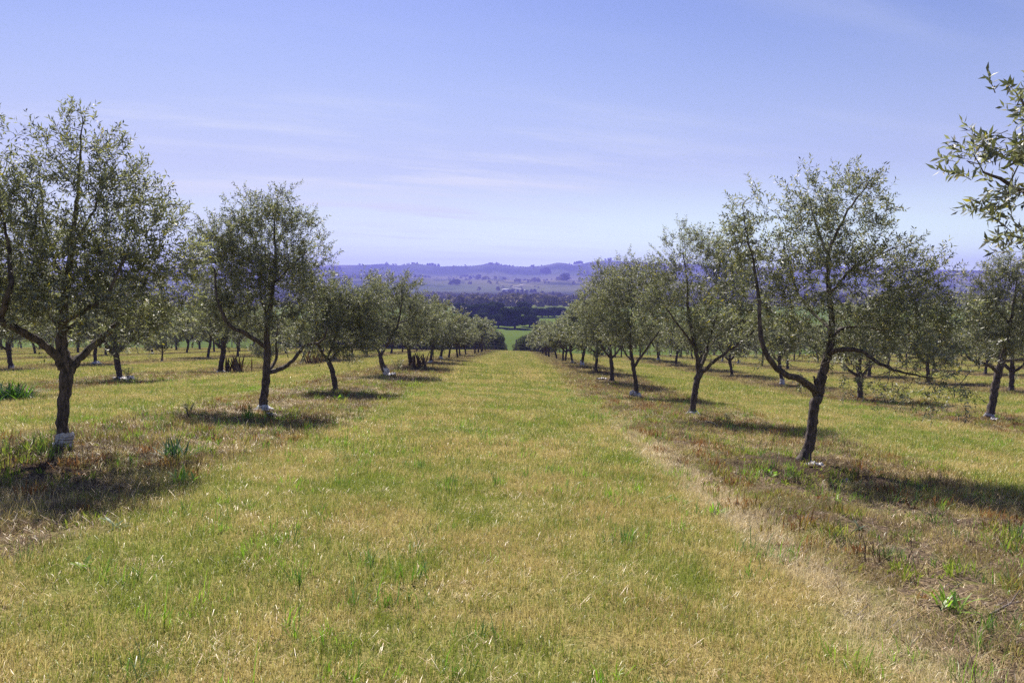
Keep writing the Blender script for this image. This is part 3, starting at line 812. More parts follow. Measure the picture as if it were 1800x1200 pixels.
# ------------------------------------------------------------------ dark broadleaf trees beyond
def broad(seed, n, size, H=10., Rr=5., mat=None, trunk=True, skirt=.12):
    rr = np.random.default_rng(seed)
    g = Geo()
    nb = 14
    C = []; Rb = []
    for i in range(nb):
        a = rr.uniform(0, 6.28); f = rr.uniform(.1, .75) * Rr; z = H * rr.uniform(.35, .82)
        C.append((math.cos(a) * f, math.sin(a) * f, z)); Rb.append(Rr * rr.uniform(.28, .45))
    C.append((0, 0, H * .75)); Rb.append(Rr * .5)
    for i in range(7):
        a = i * .9 + rr.uniform(0, .5); C.append((math.cos(a) * Rr * .62, math.sin(a) * Rr * .62, H * (skirt + .18))); Rb.append(Rr * .36)
    C = np.array(C); Rb = np.array(Rb)
    which = rr.integers(0, len(C), n)
    d = rr.normal(size=(n, 3)); d /= np.linalg.norm(d, axis=1)[:, None]
    P = C[which] + d * (Rb[which] * rr.uniform(.72, 1.08, n))[:, None] * np.array([1, 1, .85])
    P[:, 2] = np.maximum(P[:, 2], H * skirt * .6)
    nr = d + rr.normal(scale=.55, size=(n, 3)); nr /= np.linalg.norm(nr, axis=1)[:, None]
    u = np.cross(nr, rr.normal(size=(n, 3))); u /= np.linalg.norm(u, axis=1)[:, None]; w = np.cross(nr, u)
    s = size * rr.uniform(.5, 1.3, n)[:, None]
    Vv = np.stack([P - u * s, P - w * s * .7, P + u * s, P + w * s * .7], 1).reshape(-1, 3)
    g.add(Vv, np.arange(4 * n).reshape(-1, 4), None, np.repeat(rr.random(n), 4))
    cm = g.mesh('broad_crown', [mat or M_DARKLEAF])
    gt = Geo()
    gt.tube([(0, 0, -.5), (.1, 0, H * .2), (0, .1, H * .45), (.2, 0, H * .7)], [H * .045, H * .035, H * .028, .05], 7, .06)
    for a in (0.3, 2.2, 4.1):
        gt.tube([(0, 0, H * .25), (math.cos(a) * Rr * .3, math.sin(a) * Rr * .3, H * .45), (math.cos(a) * Rr * .55, math.sin(a) * Rr * .55, H * .6)], [H * .022, H * .015, .04], 5, .05)
    return gt.mesh('broad_trunk', [M_BARK], True), cm
BN = [broad(10 + i, 15000, .30) for i in range(3)]
BM = [broad(20 + i, 3500, .55) for i in range(3)]
BUSH = [broad(30 + i, 9000, .14, 4., 2.6, M_GREYLEAF, skirt=.02) for i in range(3)]
DBUSH = [broad(35 + i, 7000, .20, 5., 3.2, M_DARKLEAF, skirt=.02) for i in range(3)]

def place(name, pair, X, Y, s, label, cat, group, z=None, sz=1.0, parts=True, rz=None):
    if z is None: z = float(ground(X, Y, False)) if Y < 1450 else float(hill_z(np.array([X]), np.array([Y]))[0])
    root = empty(name, (X, Y, z), random.uniform(0, 6) if rz is None else rz, s)
    root.scale = (s, s, s * sz)
    tag(root, label, cat, group)
    link('trunk', pair[0], root); link('crown', pair[1], root)
    return root
def pxX(px, Y): return float(at(px, 500, Y)[0])

pl = [(905, 340, 1.22, 1.0, 'largest dark round tree standing in the green pasture beyond the lane'),
      (876, 345, .85, .9, 'dark tree just left of the largest pasture tree'),
      (931, 352, .95, 1.0, 'dark tree leaning against the right side of the largest pasture tree'),
      (890, 362, 1.0, .9, 'dark tree behind the largest pasture tree on its left'),
      (852, 400, 1.25, 1.0, 'tall dark tree at the left end of the pasture group'),
      (868, 415, 1.3, 1.0, 'tall dark tree rising behind the pasture group'),
      (833, 405, 1.1, .95, 'dark tree peeping over the left olive row'),
      (845, 372, .85, .9, 'low dark tree below the tall one at the left of the pasture'),
      (812, 440, 1.1, .9, 'dark tree mostly hidden by the left olive row'),
      (942, 430, .90, .85, 'leftmost tree of the dark hedge at the pasture edge'),
      (953, 432, .85, .85, 'second tree of the dark hedge at the pasture edge'),
      (964, 430, .90, .85, 'third tree of the dark hedge at the pasture edge'),
      (975, 434, .95, .85, 'fourth tree of the dark hedge at the pasture edge'),
      (987, 436, .9, .85, 'rightmost tree of the dark hedge at the pasture edge'),
      (920, 470, 1.0, .95, 'dark tree behind the gap between pasture tree and hedge')]
for px, Y, s, szz, lb in pl:
    place('broadleaf_tree', BN[(px * 7) % 3], pxX(px, Y), Y, s * 1.05 * (Y / 400) ** .3, lb, 'tree', 'dark trees in the valley pasture', sz=szz * (.80 if px in (905, 876, 931, 890) else .66))

# bushes and dark trees just past the end of the orchard
bs = [(868, 130, .75, 'grey bush closing the far end of the left olive row'), (879, 133, .5, 'small grey bush at the lane end just left of the gap'), (912, 133, .42, 'small grey bush left of the gap at the end of the lane'), (926, 131, .68, 'grey bush at the end of the lane, second from the fence gap'), (941, 134, .85, 'tall grey bush where the right olive row ends'), (957, 136, .9, 'grey bush behind the last olives of the right row')]
for px, Y, s, lb in bs:
    place('bush', BUSH[px % 3], pxX(px, Y), Y, s * 1.05, lb, 'bush', 'grey bushes at the end of the orchard')
wds = ['first', 'second', 'third', 'fourth', 'fifth', 'sixth', 'seventh', 'eighth', 'ninth', 'tenth', 'eleventh', 'twelfth', 'thirteenth', 'fourteenth', 'fifteenth']
for j, px in enumerate(range(470, 846, 27)):
    Y = 148 + (j * 7) % 9
    place('dark_bush', DBUSH[j % 3], pxX(px, Y), Y, 1.15 + .25 * math.sin(j * 2.1), '%s dark bush from the left in the hedge past the left olive rows' % wds[j], 'bush', 'dark hedge bushes behind the left olive rows', sz=1.15)

# wood on the valley floor and scattered trees on the slopes
def scatter_wood(name, XY, zf, hmin, hmax, faces, seed, mat=M_WOOD):
    rr = np.random.default_rng(seed); n = len(XY)
    P = []; T = []
    H = hmin + (hmax - hmin) * np.clip(.45 + .7 * vnoise(XY[:, 0] / 55, XY[:, 1] / 80, seed) + rr.normal(scale=.18, size=n), 0, 1.2); zz = zf(XY[:, 0], XY[:, 1])
    d = rr.normal(size=(n, faces, 3)); d /= np.linalg.norm(d, axis=-1)[..., None]; d[..., 2] = np.abs(d[..., 2]) * 1.0
    c = np.stack([XY[:, 0], XY[:, 1], zz], -1)
    p = c[:, None] + d * (H[:, None, None] * np.array([.55, .55, 1.])) * rr.uniform(.75, 1.05, (n, faces, 1))
    nr = d + rr.normal(scale=.4, size=d.shape); nr /= np.linalg.norm(nr, axis=-1)[..., None]
    u = np.cross(nr, rr.normal(size=nr.shape)); u /= np.linalg.norm(u, axis=-1)[..., None]; w = np.cross(nr, u)
    s = (H * .26)[:, None, None] * rr.uniform(.6, 1.2, (n, faces, 1))
    V = np.stack([p - u * s, p - w * s, p + u * s, p + w * s], 2).reshape(-1, 3)
    tone = np.repeat((rr.random((n, 1)) * .6 + rr.random((n, faces)) * .4).ravel(), 4)
    return link(name, np_mesh(name, V, [np.arange(len(V)).reshape(-1, 4)], [mat], None, {'tone': tone}))
rr = np.random.default_rng(55)
n = 5200
Yw = rr.uniform(600, 1400, n); Xw = rr.uniform(-.75, .75, n) * Yw
keep = vnoise(Xw / 120, Yw / 120, 61) + .5 * vnoise(Xw / 40, Yw / 60, 62) > -.05
XY = np.stack([Xw, Yw], -1)[keep]
tag(scatter_wood('valley_wood', XY, lambda x, y: np.where(y < 1450, ground(x, y, False), hill_z(x, y)), 2.5, 7.5, 46, 71), 'dark wood filling the valley floor below the hills', 'wood', kind='stuff')
n = 3600
Yw = rr.uniform(1650, 4150, n); Xw = rr.uniform(-.75, .75, n) * Yw
keep = vnoise(Xw / 260, Yw / 300, 63) + .6 * vnoise(Xw / 90, Yw / 110, 64) > .2
XY = np.stack([Xw, Yw], -1)[keep]
tag(scatter_wood('hillside_scrub', XY, hill_z, 4, 11, 26, 72), 'scattered scrub and low trees over the far hillsides', 'scrub', kind='stuff')
# single clumps one can tell apart: on the ridge and the slope
def slope_Y(px, py):
    """distance at which the hillside is seen at this pixel"""
    d = ray(px, py)
    Yt = np.linspace(1500, 4190, 800); X = d[0] / d[1] * Yt; z = CAM[2] + d[2] / d[1] * Yt
    h = hill_z(X, Yt); i = np.argmax(h >= z) if np.any(h >= z) else len(Yt) - 1
    return float(Yt[i])
clumps = [('tree clump on the ridge left of the lane', [(752, 466), (756, 466), (760, 466), (765, 467), (771, 468)], 17),
          ('round tree clump on the ridge right of the lane', [(1010, 464), (1014, 464), (1018, 464), (1022, 464)], 19),
          ('tree clump on the ridge near the right olive row', [(1064, 458), (1069, 457), (1073, 457)], 14),
          ('dark grove below the ridge right of centre', [(952, 480), (957, 479), (961, 480), (965, 481), (958, 482)], 22),
          ('dark grove on the slope at right near the olives', [(987, 492), (991, 491), (996, 493), (993, 494)], 22),
          ('pair of trees on the open slope at centre', [(827, 491), (839, 491), (842, 491)], 16),
          ('thicket left of the open slope', [(792, 501), (798, 500), (804, 501)], 14),
          ('line of trees beside the white farmhouse', [(885, 516), (895, 516), (901, 516), (910, 515), (918, 516), (926, 516), (934, 515), (940, 516)], 9),
          ('dark grove on the hill at the left edge of view', [(592, 475), (597, 475), (588, 476)], 20)]
ordw = ['leftmost', 'second', 'third', 'fourth', 'fifth', 'sixth', 'seventh', 'rightmost']
for lb, pts, h in clumps:
    for j, (px, py) in enumerate(pts):
        Y = slope_Y(px, py)
        w = ordw[j] if j < len(pts) - 1 else 'last'
        place('hill_tree', BM[j % 3], pxX(px, Y), Y, h / 10 * (.85 + .3 * ((j * 7) % 5) / 5), '%s tree of the %s' % (w, lb), 'tree', lb)

# farmhouse and its track
def farmhouse():
    Y = slope_Y(890, 514); X = pxX(890, Y); z = float(hill_z(np.array([X]), np.array([Y]))[0])
    root = empty('farmhouse', (X, Y, z), .15)
    tag(root, 'tiny white farmhouse with a pale roof on the far hillside', 'house')
    s = 1.6
    def box(g, x0, x1, y0, y1, z0, z1):
        V = np.array([(x, y, zz) for zz in (z0, z1) for (x, y) in ((x0, y0), (x1, y0), (x1, y1), (x0, y1))]) * s
        g.add(V, [[0, 3, 2, 1], [4, 5, 6, 7], [0, 1, 5, 4], [1, 2, 6, 5], [2, 3, 7, 6], [3, 0, 4, 7]])
    g = Geo(); box(g, -4.5, 3, -3, 3, -1.5, 2.8); box(g, 3.0, 6.5, -2, 2.5, -1.5, 2.3); link('wall', g.mesh('wall', [M_HOUSE]), root)
    g = Geo()
    for (x0, x1, y0, y1, zb, zt) in ((-5, 3.3, -3.5, 3.5, 2.8, 4.6), (3.3, 7, -2.4, 2.9, 2.3, 3.4)):
        ym = (y0 + y1) / 2
        g.add(np.array([(x0, y0, zb), (x1, y0, zb), (x1, y1, zb), (x0, y1, zb), (x0, ym, zt), (x1, ym, zt)]) * s, [[0, 1, 5, 4], [2, 3, 4, 5], [0, 3, 2, 1]], [[0, 4, 3], [1, 2, 5]])
    link('roof', g.mesh('roof', [M_ROOF]), root)
    for x in (-3.2, -.2, 1.2, 4.4):
        g = Geo(); box(g, x, x + .9, -3.04 if x < 3 else -2.04, -2.9 if x < 3 else -1.9, .8, 1.9); link('window', g.mesh('window', [M_DOOR]), root)
    g = Geo(); box(g, -1.8, -.9, -3.05, -2.9, -.2, 1.9); link('door', g.mesh('door', [M_DOOR]), root)
farmhouse()
def track(name, pix, width, m, zoff, hf=True):
    P = []
    for px, py in pix:
        if hf: Y = slope_Y(px, py)
        else: Y = py
        P.append((pxX(px, Y), Y, 0, 0))
    S = smooth_line(P, 14)[:, :2]
    tn = np.gradient(S, axis=0); tn /= np.linalg.norm(tn, axis=1)[:, None]; nn = np.stack([-tn[:, 1], tn[:, 0]], -1)
    cols = []
    for f in (-1, -.5, 0, .5, 1):
        q_ = S + nn * width / 2 * f
        zz = (hill_z(q_[:, 0], q_[:, 1]) if hf else ground(q_[:, 0], q_[:, 1], False)) + zoff
        cols.append(np.column_stack([q_, zz]))
    V = np.stack(cols, 1).reshape(-1, 3); n_ = len(S)
    i = np.arange(n_ - 1)[:, None] * 5; j = np.arange(4)[None, :]
    q_ = np.stack([i + j, i + j + 1, i + 5 + j + 1, i + 5 + j], -1).reshape(-1, 4)
    tag(link(name, np_mesh(name, V, [q_], [m])), kind='structure')
track('hillside_track', [(921, 500.5), (912, 503), (900, 505), (908, 507.5), (925, 511)], 3.5, M_TRACK, 1.2)

# fence at the end of the orchard
def fence():
    Yf = 127.; xs_ = np.arange(-70, 71, 3.5)
    root = empty('fence', (0, Yf, float(ground(0, Yf, False))))
    tag(root, 'low post and wire fence crossing the far end of the orchard', 'fence')
    g0 = root.location
    for x in xs_[:60]:
        g = Geo(); zz = float(ground(x, Yf, False)) - g0.z
        r_ = .07 if abs(x) > 1.8 else .10; hh = 1.45 if abs(x) > 1.8 else 2.0
        g.tube([(x, 0, zz - .3), (x, 0, zz + hh)], [r_, r_ * .9], 6, .05, cap=True)
        link('post', g.mesh('post', [M_POST]), root)
    for h in (.4, .8, 1.25):
        g = Geo(); pts = [(x, .06, float(ground(x, Yf, False)) - g0.z + h) for x in xs_]
        g.tube(pts, [.012] * len(pts), 4); link('wire', g.mesh('wire', [M_POST]), root)
fence()

# ------------------------------------------------------------------ grass, litter and weeds
def blade_patch(name, n, rad, hmin, hmax, w, lean, seed, mat, straight=.5, flat=False):
    rr = np.random.default_rng(seed)
    r_ = rad * np.sqrt(rr.random(n)); a = rr.uniform(0, 6.283, n)
    # clumping
    cx = rr.uniform(-rad, rad, (n // 14 + 1, 2)); ci = rr.integers(0, len(cx), n)
    base = np.stack([r_ * np.cos(a), r_ * np.sin(a)], -1)
    cl = rr.random(n) < .68
    base[cl] = cx[ci[cl]] + rr.normal(scale=.022 * (rad / .3) ** .5, size=(cl.sum(), 2))
    h = rr.uniform(hmin, hmax, n) * (.6 + .8 * rr.random(n) ** 2)
    if not flat: h[cl] *= (.6 + .9 * rr.random(len(cx)))[ci[cl]]
    dr = rr.uniform(0, 6.283, n); ln = np.abs(rr.normal(scale=lean, size=n)) + .15
    if flat: ln = rr.uniform(1.2, 1.5, n)
    dx, dy = np.cos(dr), np.sin(dr)
    m = np.stack([base[:, 0] + dx * h * .5 * np.sin(ln * .7), base[:, 1] + dy * h * .5 * np.sin(ln * .7), h * .5 * np.cos(ln * .7)], -1)
    e = m + np.stack([dx * np.sin(ln * 1.5), dy * np.sin(ln * 1.5), np.cos(ln * 1.5)], -1) * (h * .5)[:, None]
    e[:, 2] = np.maximum(e[:, 2], .004); 
    b = np.column_stack([base, np.full(n, -.012)])
    if flat: b[:, 2] = rr.uniform(0, .02, n); m[:, 2] += b[:, 2]; e[:, 2] += rr.uniform(0, .03, n)
    wv = w * rr.uniform(.6, 1.4, n); ta = dr + math.pi / 2 + rr.normal(scale=.8, size=n)
    s = np.stack([np.cos(ta) * wv, np.sin(ta) * wv, np.zeros(n)], -1)
    V = np.stack([b - s, b + s, m + s * .8, m - s * .8, e], 1).reshape(-1, 3)
    i = np.arange(n)[:, None] * 5
    q_ = i + np.array([[0, 1, 2, 3]]); t_ = i + np.array([[3, 2, 4]])
    tint = rr.random(n); tone = rr.random(n)
    return np_mesh(name, V, [q_, t_], [mat], None, {'tone': np.repeat(tone, 5), 'tint': np.repeat(tint, 5)})

def instancer(name, protos, pts, rots, scales, label, cat):
    """one 'stuff' object: patches instanced on a cloud of points by geometry nodes"""
    pc = bpy.data.collections.new(name + '_patches')
    for p in protos:
        o = bpy.data.objects.new(p.name, p); pc.objects.link(o)
    me = bpy.data.meshes.new(name); me.vertices.add(len(pts)); me.vertices.foreach_set('co', np.ascontiguousarray(pts, dtype=np.float32).ravel())
    a = me.attributes.new('rot', 'FLOAT_VECTOR', 'POINT'); a.data.foreach_set('vector', np.ascontiguousarray(rots, dtype=np.float32).ravel())
    a = me.attributes.new('scl', 'FLOAT', 'POINT'); a.data.foreach_set('value', np.ascontiguousarray(scales, dtype=np.float32))
    a = me.attributes.new('idx', 'INT', 'POINT'); a.data.foreach_set('value', rng.integers(0, len(protos), len(pts)).astype(np.int32))
    me.update()
    o = link(name, me); tag(o, label, cat, kind='stuff')
    ng = bpy.data.node_groups.new(name, 'GeometryNodeTree')
    ng.interface.new_socket('Geometry', in_out='INPUT', socket_type='NodeSocketGeometry'); ng.interface.new_socket('Geometry', in_out='OUTPUT', socket_type='NodeSocketGeometry')
    N_ = ng.nodes; Lk = ng.links
    gi = N_.new('NodeGroupInput'); go = N_.new('NodeGroupOutput')
    ci = N_.new('GeometryNodeCollectionInfo'); ci.inputs['Collection'].default_value = pc; ci.inputs['Separate Children'].default_value = True; ci.inputs['Reset Children'].default_value = True
    ip = N_.new('GeometryNodeInstanceOnPoints'); ip.inputs['Pick Instance'].default_value = True
    def attr(nm, ty):
        q_ = N_.new('GeometryNodeInputNamedAttribute'); q_.data_type = ty; q_.inputs[0].default_value = nm; return q_.outputs[0]
    Lk.new(gi.outputs[0], ip.inputs['Points']); Lk.new(ci.outputs[0], ip.inputs['Instance'])
    Lk.new(attr('idx', 'INT'), ip.inputs['Instance Index'])
    e2r = N_.new('FunctionNodeEulerToRotation'); Lk.new(attr('rot', 'FLOAT_VECTOR'), e2r.inputs[0]); Lk.new(e2r.outputs[0], ip.inputs['Rotation'])
    Lk.new(attr('scl', 'FLOAT'), ip.inputs['Scale'])
    Lk.new(ip.outputs[0], go.inputs[0])
    md = o.modifiers.new('scatter', 'NODES'); md.node_group = ng
    return o

def scatter(y0, y1, sp, margin, xlim=80, prob=1.0, keepf=None, seed=0):
    rr = np.random.default_rng(seed)
    yy = np.arange(y0, y1, sp); out = []
    for y in yy:
        w = min(xlim, (y + .5) * .68 + margin)
        xx = np.arange(-w, w, sp)
        out.append(np.column_stack([xx + rr.uniform(-.5, .5, len(xx)) * sp, y + rr.uniform(-.5, .5, len(xx)) * sp]))
    P = np.vstack(out)
    k = rr.random(len(P)) < prob
    if keepf is not None: k &= keepf(P[:, 0], P[:, 1], rr)
    P = P[k]
    Z = orchard_z(P[:, 0], P[:, 1])
    e = .15
    gx = (ground(P[:, 0] + e, P[:, 1], False) - ground(P[:, 0] - e, P[:, 1], False)) / (2 * e)
    gy = (ground(P[:, 0], P[:, 1] + e, False) - ground(P[:, 0], P[:, 1] - e, False)) / (2 * e)
    ang = rr.uniform(0, 6.283, len(P)); rot = np.zeros((len(P), 3))
    for i in range(len(P)):
        nrm = Vector((-gx[i], -gy[i], 1)).normalized()
        qn = Vector((0, 0, 1)).rotation_difference(nrm) @ Matrix.Rotation(ang[i], 3, 'Z').to_quaternion()
        rot[i] = qn.to_euler()
    return np.column_stack([P, Z]), rot, rr.uniform(.85, 1.2, len(P))

def sdist(x): return np.abs((x - ROW0 + PERIOD / 2) % PERIOD - PERIOD / 2)
def bare(x, y, rr):
    """grass thins out in the tree strips and round the feet"""
    m = np.zeros_like(x)
    for fx, fy in ALL_FEET:
        if fy < 60: m = np.maximum(m, np.exp(-((x - fx - .1) ** 2 + (y - fy + .3) ** 2) / (2 * .75 ** 2)))
    s = np.clip((2.2 - sdist(x)) / .6, 0, 1)
    patch = vnoise(x / .9, y / .9, 77)
    p = 1 - .72 * s * (patch > -.3) - .85 * m
    return rr.random(len(x)) < p
near = [blade_patch('grass_patch', 620, .27, .03, .085, .0013, .75, 400 + i, M_GRASS) for i in range(6)]
midp = [blade_patch('grass_patch', 900, .55, .035, .09, .0026, .75, 420 + i, M_GRASS) for i in range(5)]
farp = [blade_patch('grass_patch', 1300, 1.1, .04, .11, .006, .7, 440 + i, M_GRASS) for i in range(4)]
A_ = scatter(1.6, 9.0, .25, 1.2, keepf=bare, seed=1)
instancer('grass', near, *A_, 'short sun-dried grass of the nearest part of the lane and strips', 'grass')
A_ = scatter(9.0, 26, .46, 1.5, keepf=bare, seed=2)
instancer('grass', midp, *A_, 'short yellow green grass of the middle distance', 'grass')
A_ = scatter(26, 125, .95, 3, keepf=bare, seed=3)
instancer('grass', farp, *A_, 'yellow green grass between the far tree rows', 'grass')

# taller green blades standing out of the sward
tall = [blade_patch('tall_grass_patch', 40, .13, .06, .14, .0026, .5, 460 + i, M_BRIGHTWEED if i % 2 else M_WEED) for i in range(6)]
A_ = scatter(2.0, 26, .36, 1, prob=.6, keepf=lambda x, y, rr: (vnoise(x / 1.1, y / 1.1, 91) > -.05) | (rr.random(len(x)) < .12), seed=4)
instancer('tall_grass', tall, *A_, 'scattered taller green grass blades over the lane', 'grass')
# straw and cut stalks
straw = [blade_patch('straw_patch', 120, .30, .05, .14, .0012, .5, 480 + i, M_STRAW, flat=True) for i in range(4)]
def strawk(x, y, rr):
    s = (sdist(x) < 2.1) & (vnoise(x / 1.2, y / 1.2, 93) > -.2)
    sw = (np.abs(x - 1.85 - .25 * vnoise(x, y, 8)) < .30) & (y < 13)
    return s & (rr.random(len(x)) < .7) | (sw & (x > 0)) | (rr.random(len(x)) < .15)
A_ = scatter(2.0, 30, .34, 1, keepf=strawk, seed=5)
instancer('straw_litter', straw, *A_, 'pale dry stalks lying under the trees and along the lane edge', 'straw')
twl = [blade_patch('twig_litter', 60, .4, .06, .18, .0022, .5, 500 + i, M_BROWNWEED, flat=True) for i in range(3)]
A_ = scatter(2.0, 34, .42, 1, keepf=lambda x, y, rr: (sdist(x) < 1.7) & ((vnoise(x / .8, y / .8, 94) > -.35) | (soil_shade_spot(x, y) > .35)), seed=6)
instancer('twig_litter', twl, *A_, 'dark dry twigs and leaf litter under the trees', 'litter')
dead = [blade_patch('dead_weed_patch', 60, .20, .05, .16, .0022, .6, 540 + i, M_BROWNWEED) for i in range(3)] + [blade_patch('dry_tuft_patch', 90, .16, .05, .13, .0018, .7, 545 + i, M_STRAW) for i in range(3)]
A_ = scatter(2.0, 60, .36, 1, keepf=lambda x, y, rr: (sdist(x) < 1.9) & (vnoise(x / .9, y / .9, 98) > -.15) & (rr.random(len(x)) < .6), seed=8)
instancer('dead_weeds', dead, *A_, 'dead brown weeds and dry tufts standing in the tree strips', 'dead weeds')
# low broad-leaved weeds in the strips
def rosette(n, L, W, seed, mat, elev=(.1, .8), bend=.5, segs=4, name='rosette', spread=.02):
    rr = np.random.default_rng(seed); g = Geo()
    for i in range(n):
        a = rr.uniform(0, 6.283); el = rr.uniform(*elev); l = L * rr.uniform(.6, 1.15); w = W * rr.uniform(.7, 1.2)
        p = np.array([rr.normal(scale=spread), rr.normal(scale=spread), -.01]); side = np.array([-math.sin(a), math.cos(a), 0])
        V = []
        for s_ in range(segs + 1):
            f = s_ / segs
            ww = w * (math.sin(math.pi * (.12 + .88 * f)) ** .7 if f < 1 else 0.02) * .5
            V += [p - side * ww, p + side * ww]
            e_ = el * math.pi / 2 - bend * f * 1.5
            p = p + np.array([math.cos(a) * math.cos(e_), math.sin(a) * math.cos(e_), math.sin(e_)]) * l / segs
        V = np.array(V); V[:, 2] = np.maximum(V[:, 2], -.01)
        q_ = [[2 * s_, 2 * s_ + 1, 2 * s_ + 3, 2 * s_ + 2] for s_ in range(segs)]
        g.add(V, q_, None, rr.random())
    return g.mesh(name, [mat])
def weedmat():
    m, t, out = new_mat('strip_weeds')
    P, x, y = pos_xy(t)
    tone = t.n('ShaderNodeAttribute', attribute_name='tone').outputs['Fac']
    c1 = t.mix(tone, (.16, .25, .03), (.40, .46, .07)); c2 = t.mix(tone, (.20, .09, .038), (.33, .18, .07))
    col = t.mix(t.map(t.noise(P, 1.1, 3), .44, .56), c1, c2)
    d = t.n('ShaderNodeBsdfDiffuse', i={'Color': col}); tr = t.n('ShaderNodeBsdfTranslucent', i={'Color': col})
    mx = t.n('ShaderNodeMixShader', i={0: .4}); t.L.new(d.outputs[0], mx.inputs[1]); t.L.new(tr.outputs[0], mx.inputs[2]); t.L.new(mx.outputs[0], out.inputs[0])
    return m
M_SW = weedmat()
lw_ = [rosette(16, .07, .016, 520 + i, M_SW, (.15, .9), .4, 3, 'weed_patch', .05) for i in range(4)] + [rosette(26, .13, .008, 530 + i, M_SW, (.5, 1.), .3, 3, 'weed_patch', .05) for i in range(3)]
A_ = scatter(2.2, 32, .23, 1, keepf=lambda x, y, rr: (sdist(x) < 1.9) & (vnoise(x / .7, y / .7, 96) > -.25) & (rr.random(len(x)) < .8), seed=7)
instancer('ground_weeds', lw_, *A_, 'low reddish and yellow green weeds covering the tree strips', 'weeds')

# single plants one can point at
def gpt(px, py):
    d = ray(px, py); s = np.linspace(1.5, 140, 9000); P = CAM[None] + d[None] * s[:, None] / d[1]
    h = orchard_z(P[:, 0], P[:, 1]); i = int(np.argmax(h >= P[:, 2])); return P[i][0], P[i][1], float(h[i])
def plant(name, me, px, py, s, label, cat):
    x, y, z = gpt(px, py); o = link(name, me, None, (x, y, z)); o.scale = (s, s, s); o.rotation_euler = (0, 0, px % 6); tag(o, label, cat); return o
RS_SPIKY = rosette(60, .26, .018, 600, M_BLUEWEED, (.25, 1.), .25, 4, 'spiky_rosette', .04)
RS_STRAP = rosette(26, .20, .020, 601, M_BRIGHTWEED, (.35, 1.), .5, 4, 'strap_leaf_tuft', .05)
RS_BROAD = rosette(14, .14, .045, 602, M_BRIGHTWEED, (.1, .6), .3, 5, 'broad_leaf_weed', .01)
RS_DARK = rosette(22, .10, .035, 603, M_WEED, (.1, .8), .3, 4, 'dark_leafy_weed', .05)
RS_GREY = rosette(18, .20, .022, 604, M_BLUEWEED, (.1, .6), .55, 5, 'grey_rosette', .015)
RS_TUFT = rosette(40, .22, .006, 605, M_WEED, (.5, 1.), .35, 4, 'grass_tuft', .035)
RS_LUSH = rosette(170, .38, .026, 606, M_WEED, (.35, 1.), .5, 5, 'lush_strap_plant', .20)
RS_DOCK = rosette(34, .85, .085, 607, M_BROWNWEED, (.62, 1.), .08, 4, 'dry_spiky_clump', .28)
RS_YEL = rosette(16, .09, .04, 608, M_BRIGHTWEED, (.1, .8), .3, 4, 'yellow_green_weed', .07)
plant('spiky_rosette', RS_SPIKY, 306, 808, 1.05, 'dark green spiky rosette right of the near left tree trunk', 'plant')
plant('strap_leaf_tuft', RS_STRAP, 318, 853, 1.0, 'bright green strap leaved tuft below the spiky rosette', 'plant')
plant('grey_rosette', RS_GREY, 205, 927, .7, 'grey green rosette in the grass at lower left below the tree shade', 'plant')
plant('broad_leaf_weed', RS_BROAD, 146, 1000, .62, 'bright broad leaved weed in the lower left corner grass', 'plant')
plant('lush_plant', RS_LUSH, 14, 703, 1.25, 'lush strap leaved clump at the left edge behind the near tree', 'plant')
plant('dry_spiky_clump', RS_DOCK, 414, 655, 1.05, 'upright dark spiky clump beside an olive trunk in the left field', 'plant')
plant('dry_spiky_clump', RS_DOCK, 551, 641, 1.1, 'upright dark spiky clump seen behind the second left tree', 'plant')
plant('dry_spiky_clump', RS_DOCK, 738, 646, .9, 'brown stalky clump beside the fifth olive trunk left of the lane', 'plant')
plant('grass_tuft', RS_TUFT, 872, 853, .6, 'small green tuft in the middle of the lane', 'grass tuft')
plant('grass_tuft', RS_TUFT, 1098, 958, .7, 'green tuft right of centre in the lane', 'grass tuft')
plant('strap_leaf_tuft', rosette(16, .24, .014, 611, M_WEED, (.45, 1.), .3, 4, 'strap_leaf_tuft', .07), 718, 1020, .75, 'sparse tuft of long green blades left of centre in the foreground', 'grass tuft')
plant('grass_tuft', RS_TUFT, 525, 1030, .6, 'dark green tuft in the left foreground of the lane', 'grass tuft')
plant('dark_leafy_weed', RS_DARK, 1183, 884, 1.0, 'small dark leafy weed at the right edge of the lane', 'plant')
plant('strap_leaf_tuft', RS_STRAP, 1262, 906, .7, 'flat bright tuft by the straw line right of the lane', 'plant')
plant('spiky_rosette', RS_GREY, 1512, 930, .6, 'blue green rosette in the weeds below the near right tree', 'plant')
plant('grass_tuft', RS_TUFT, 1560, 985, .6, 'yellow green tuft among the red weeds at right', 'grass tuft')
plant('strap_leaf_tuft', RS_STRAP, 1668, 1068, .75, 'bright tuft among weeds in the lower right corner', 'plant')
plant('grass_tuft', RS_TUFT, 1738, 1112, .6, 'dark tuft near the bottom right corner beside the stick', 'grass tuft')
plant('grass_tuft', RS_TUFT, 1788, 952, .9, 'tall green tuft at the right edge under the tree shade', 'grass tuft')
plant('yellow_weed', RS_YEL, 1345, 832, 1.2, 'yellow green weed left of the near right trunk', 'plant')
plant('yellow_weed', RS_YEL, 595, 702, 2.0, 'yellow green weed at the foot of the slim left tree', 'plant')
plant('grass_tuft', RS_TUFT, 437, 738, 1.5, 'upright green tuft beside the second left trunk', 'grass tuft')

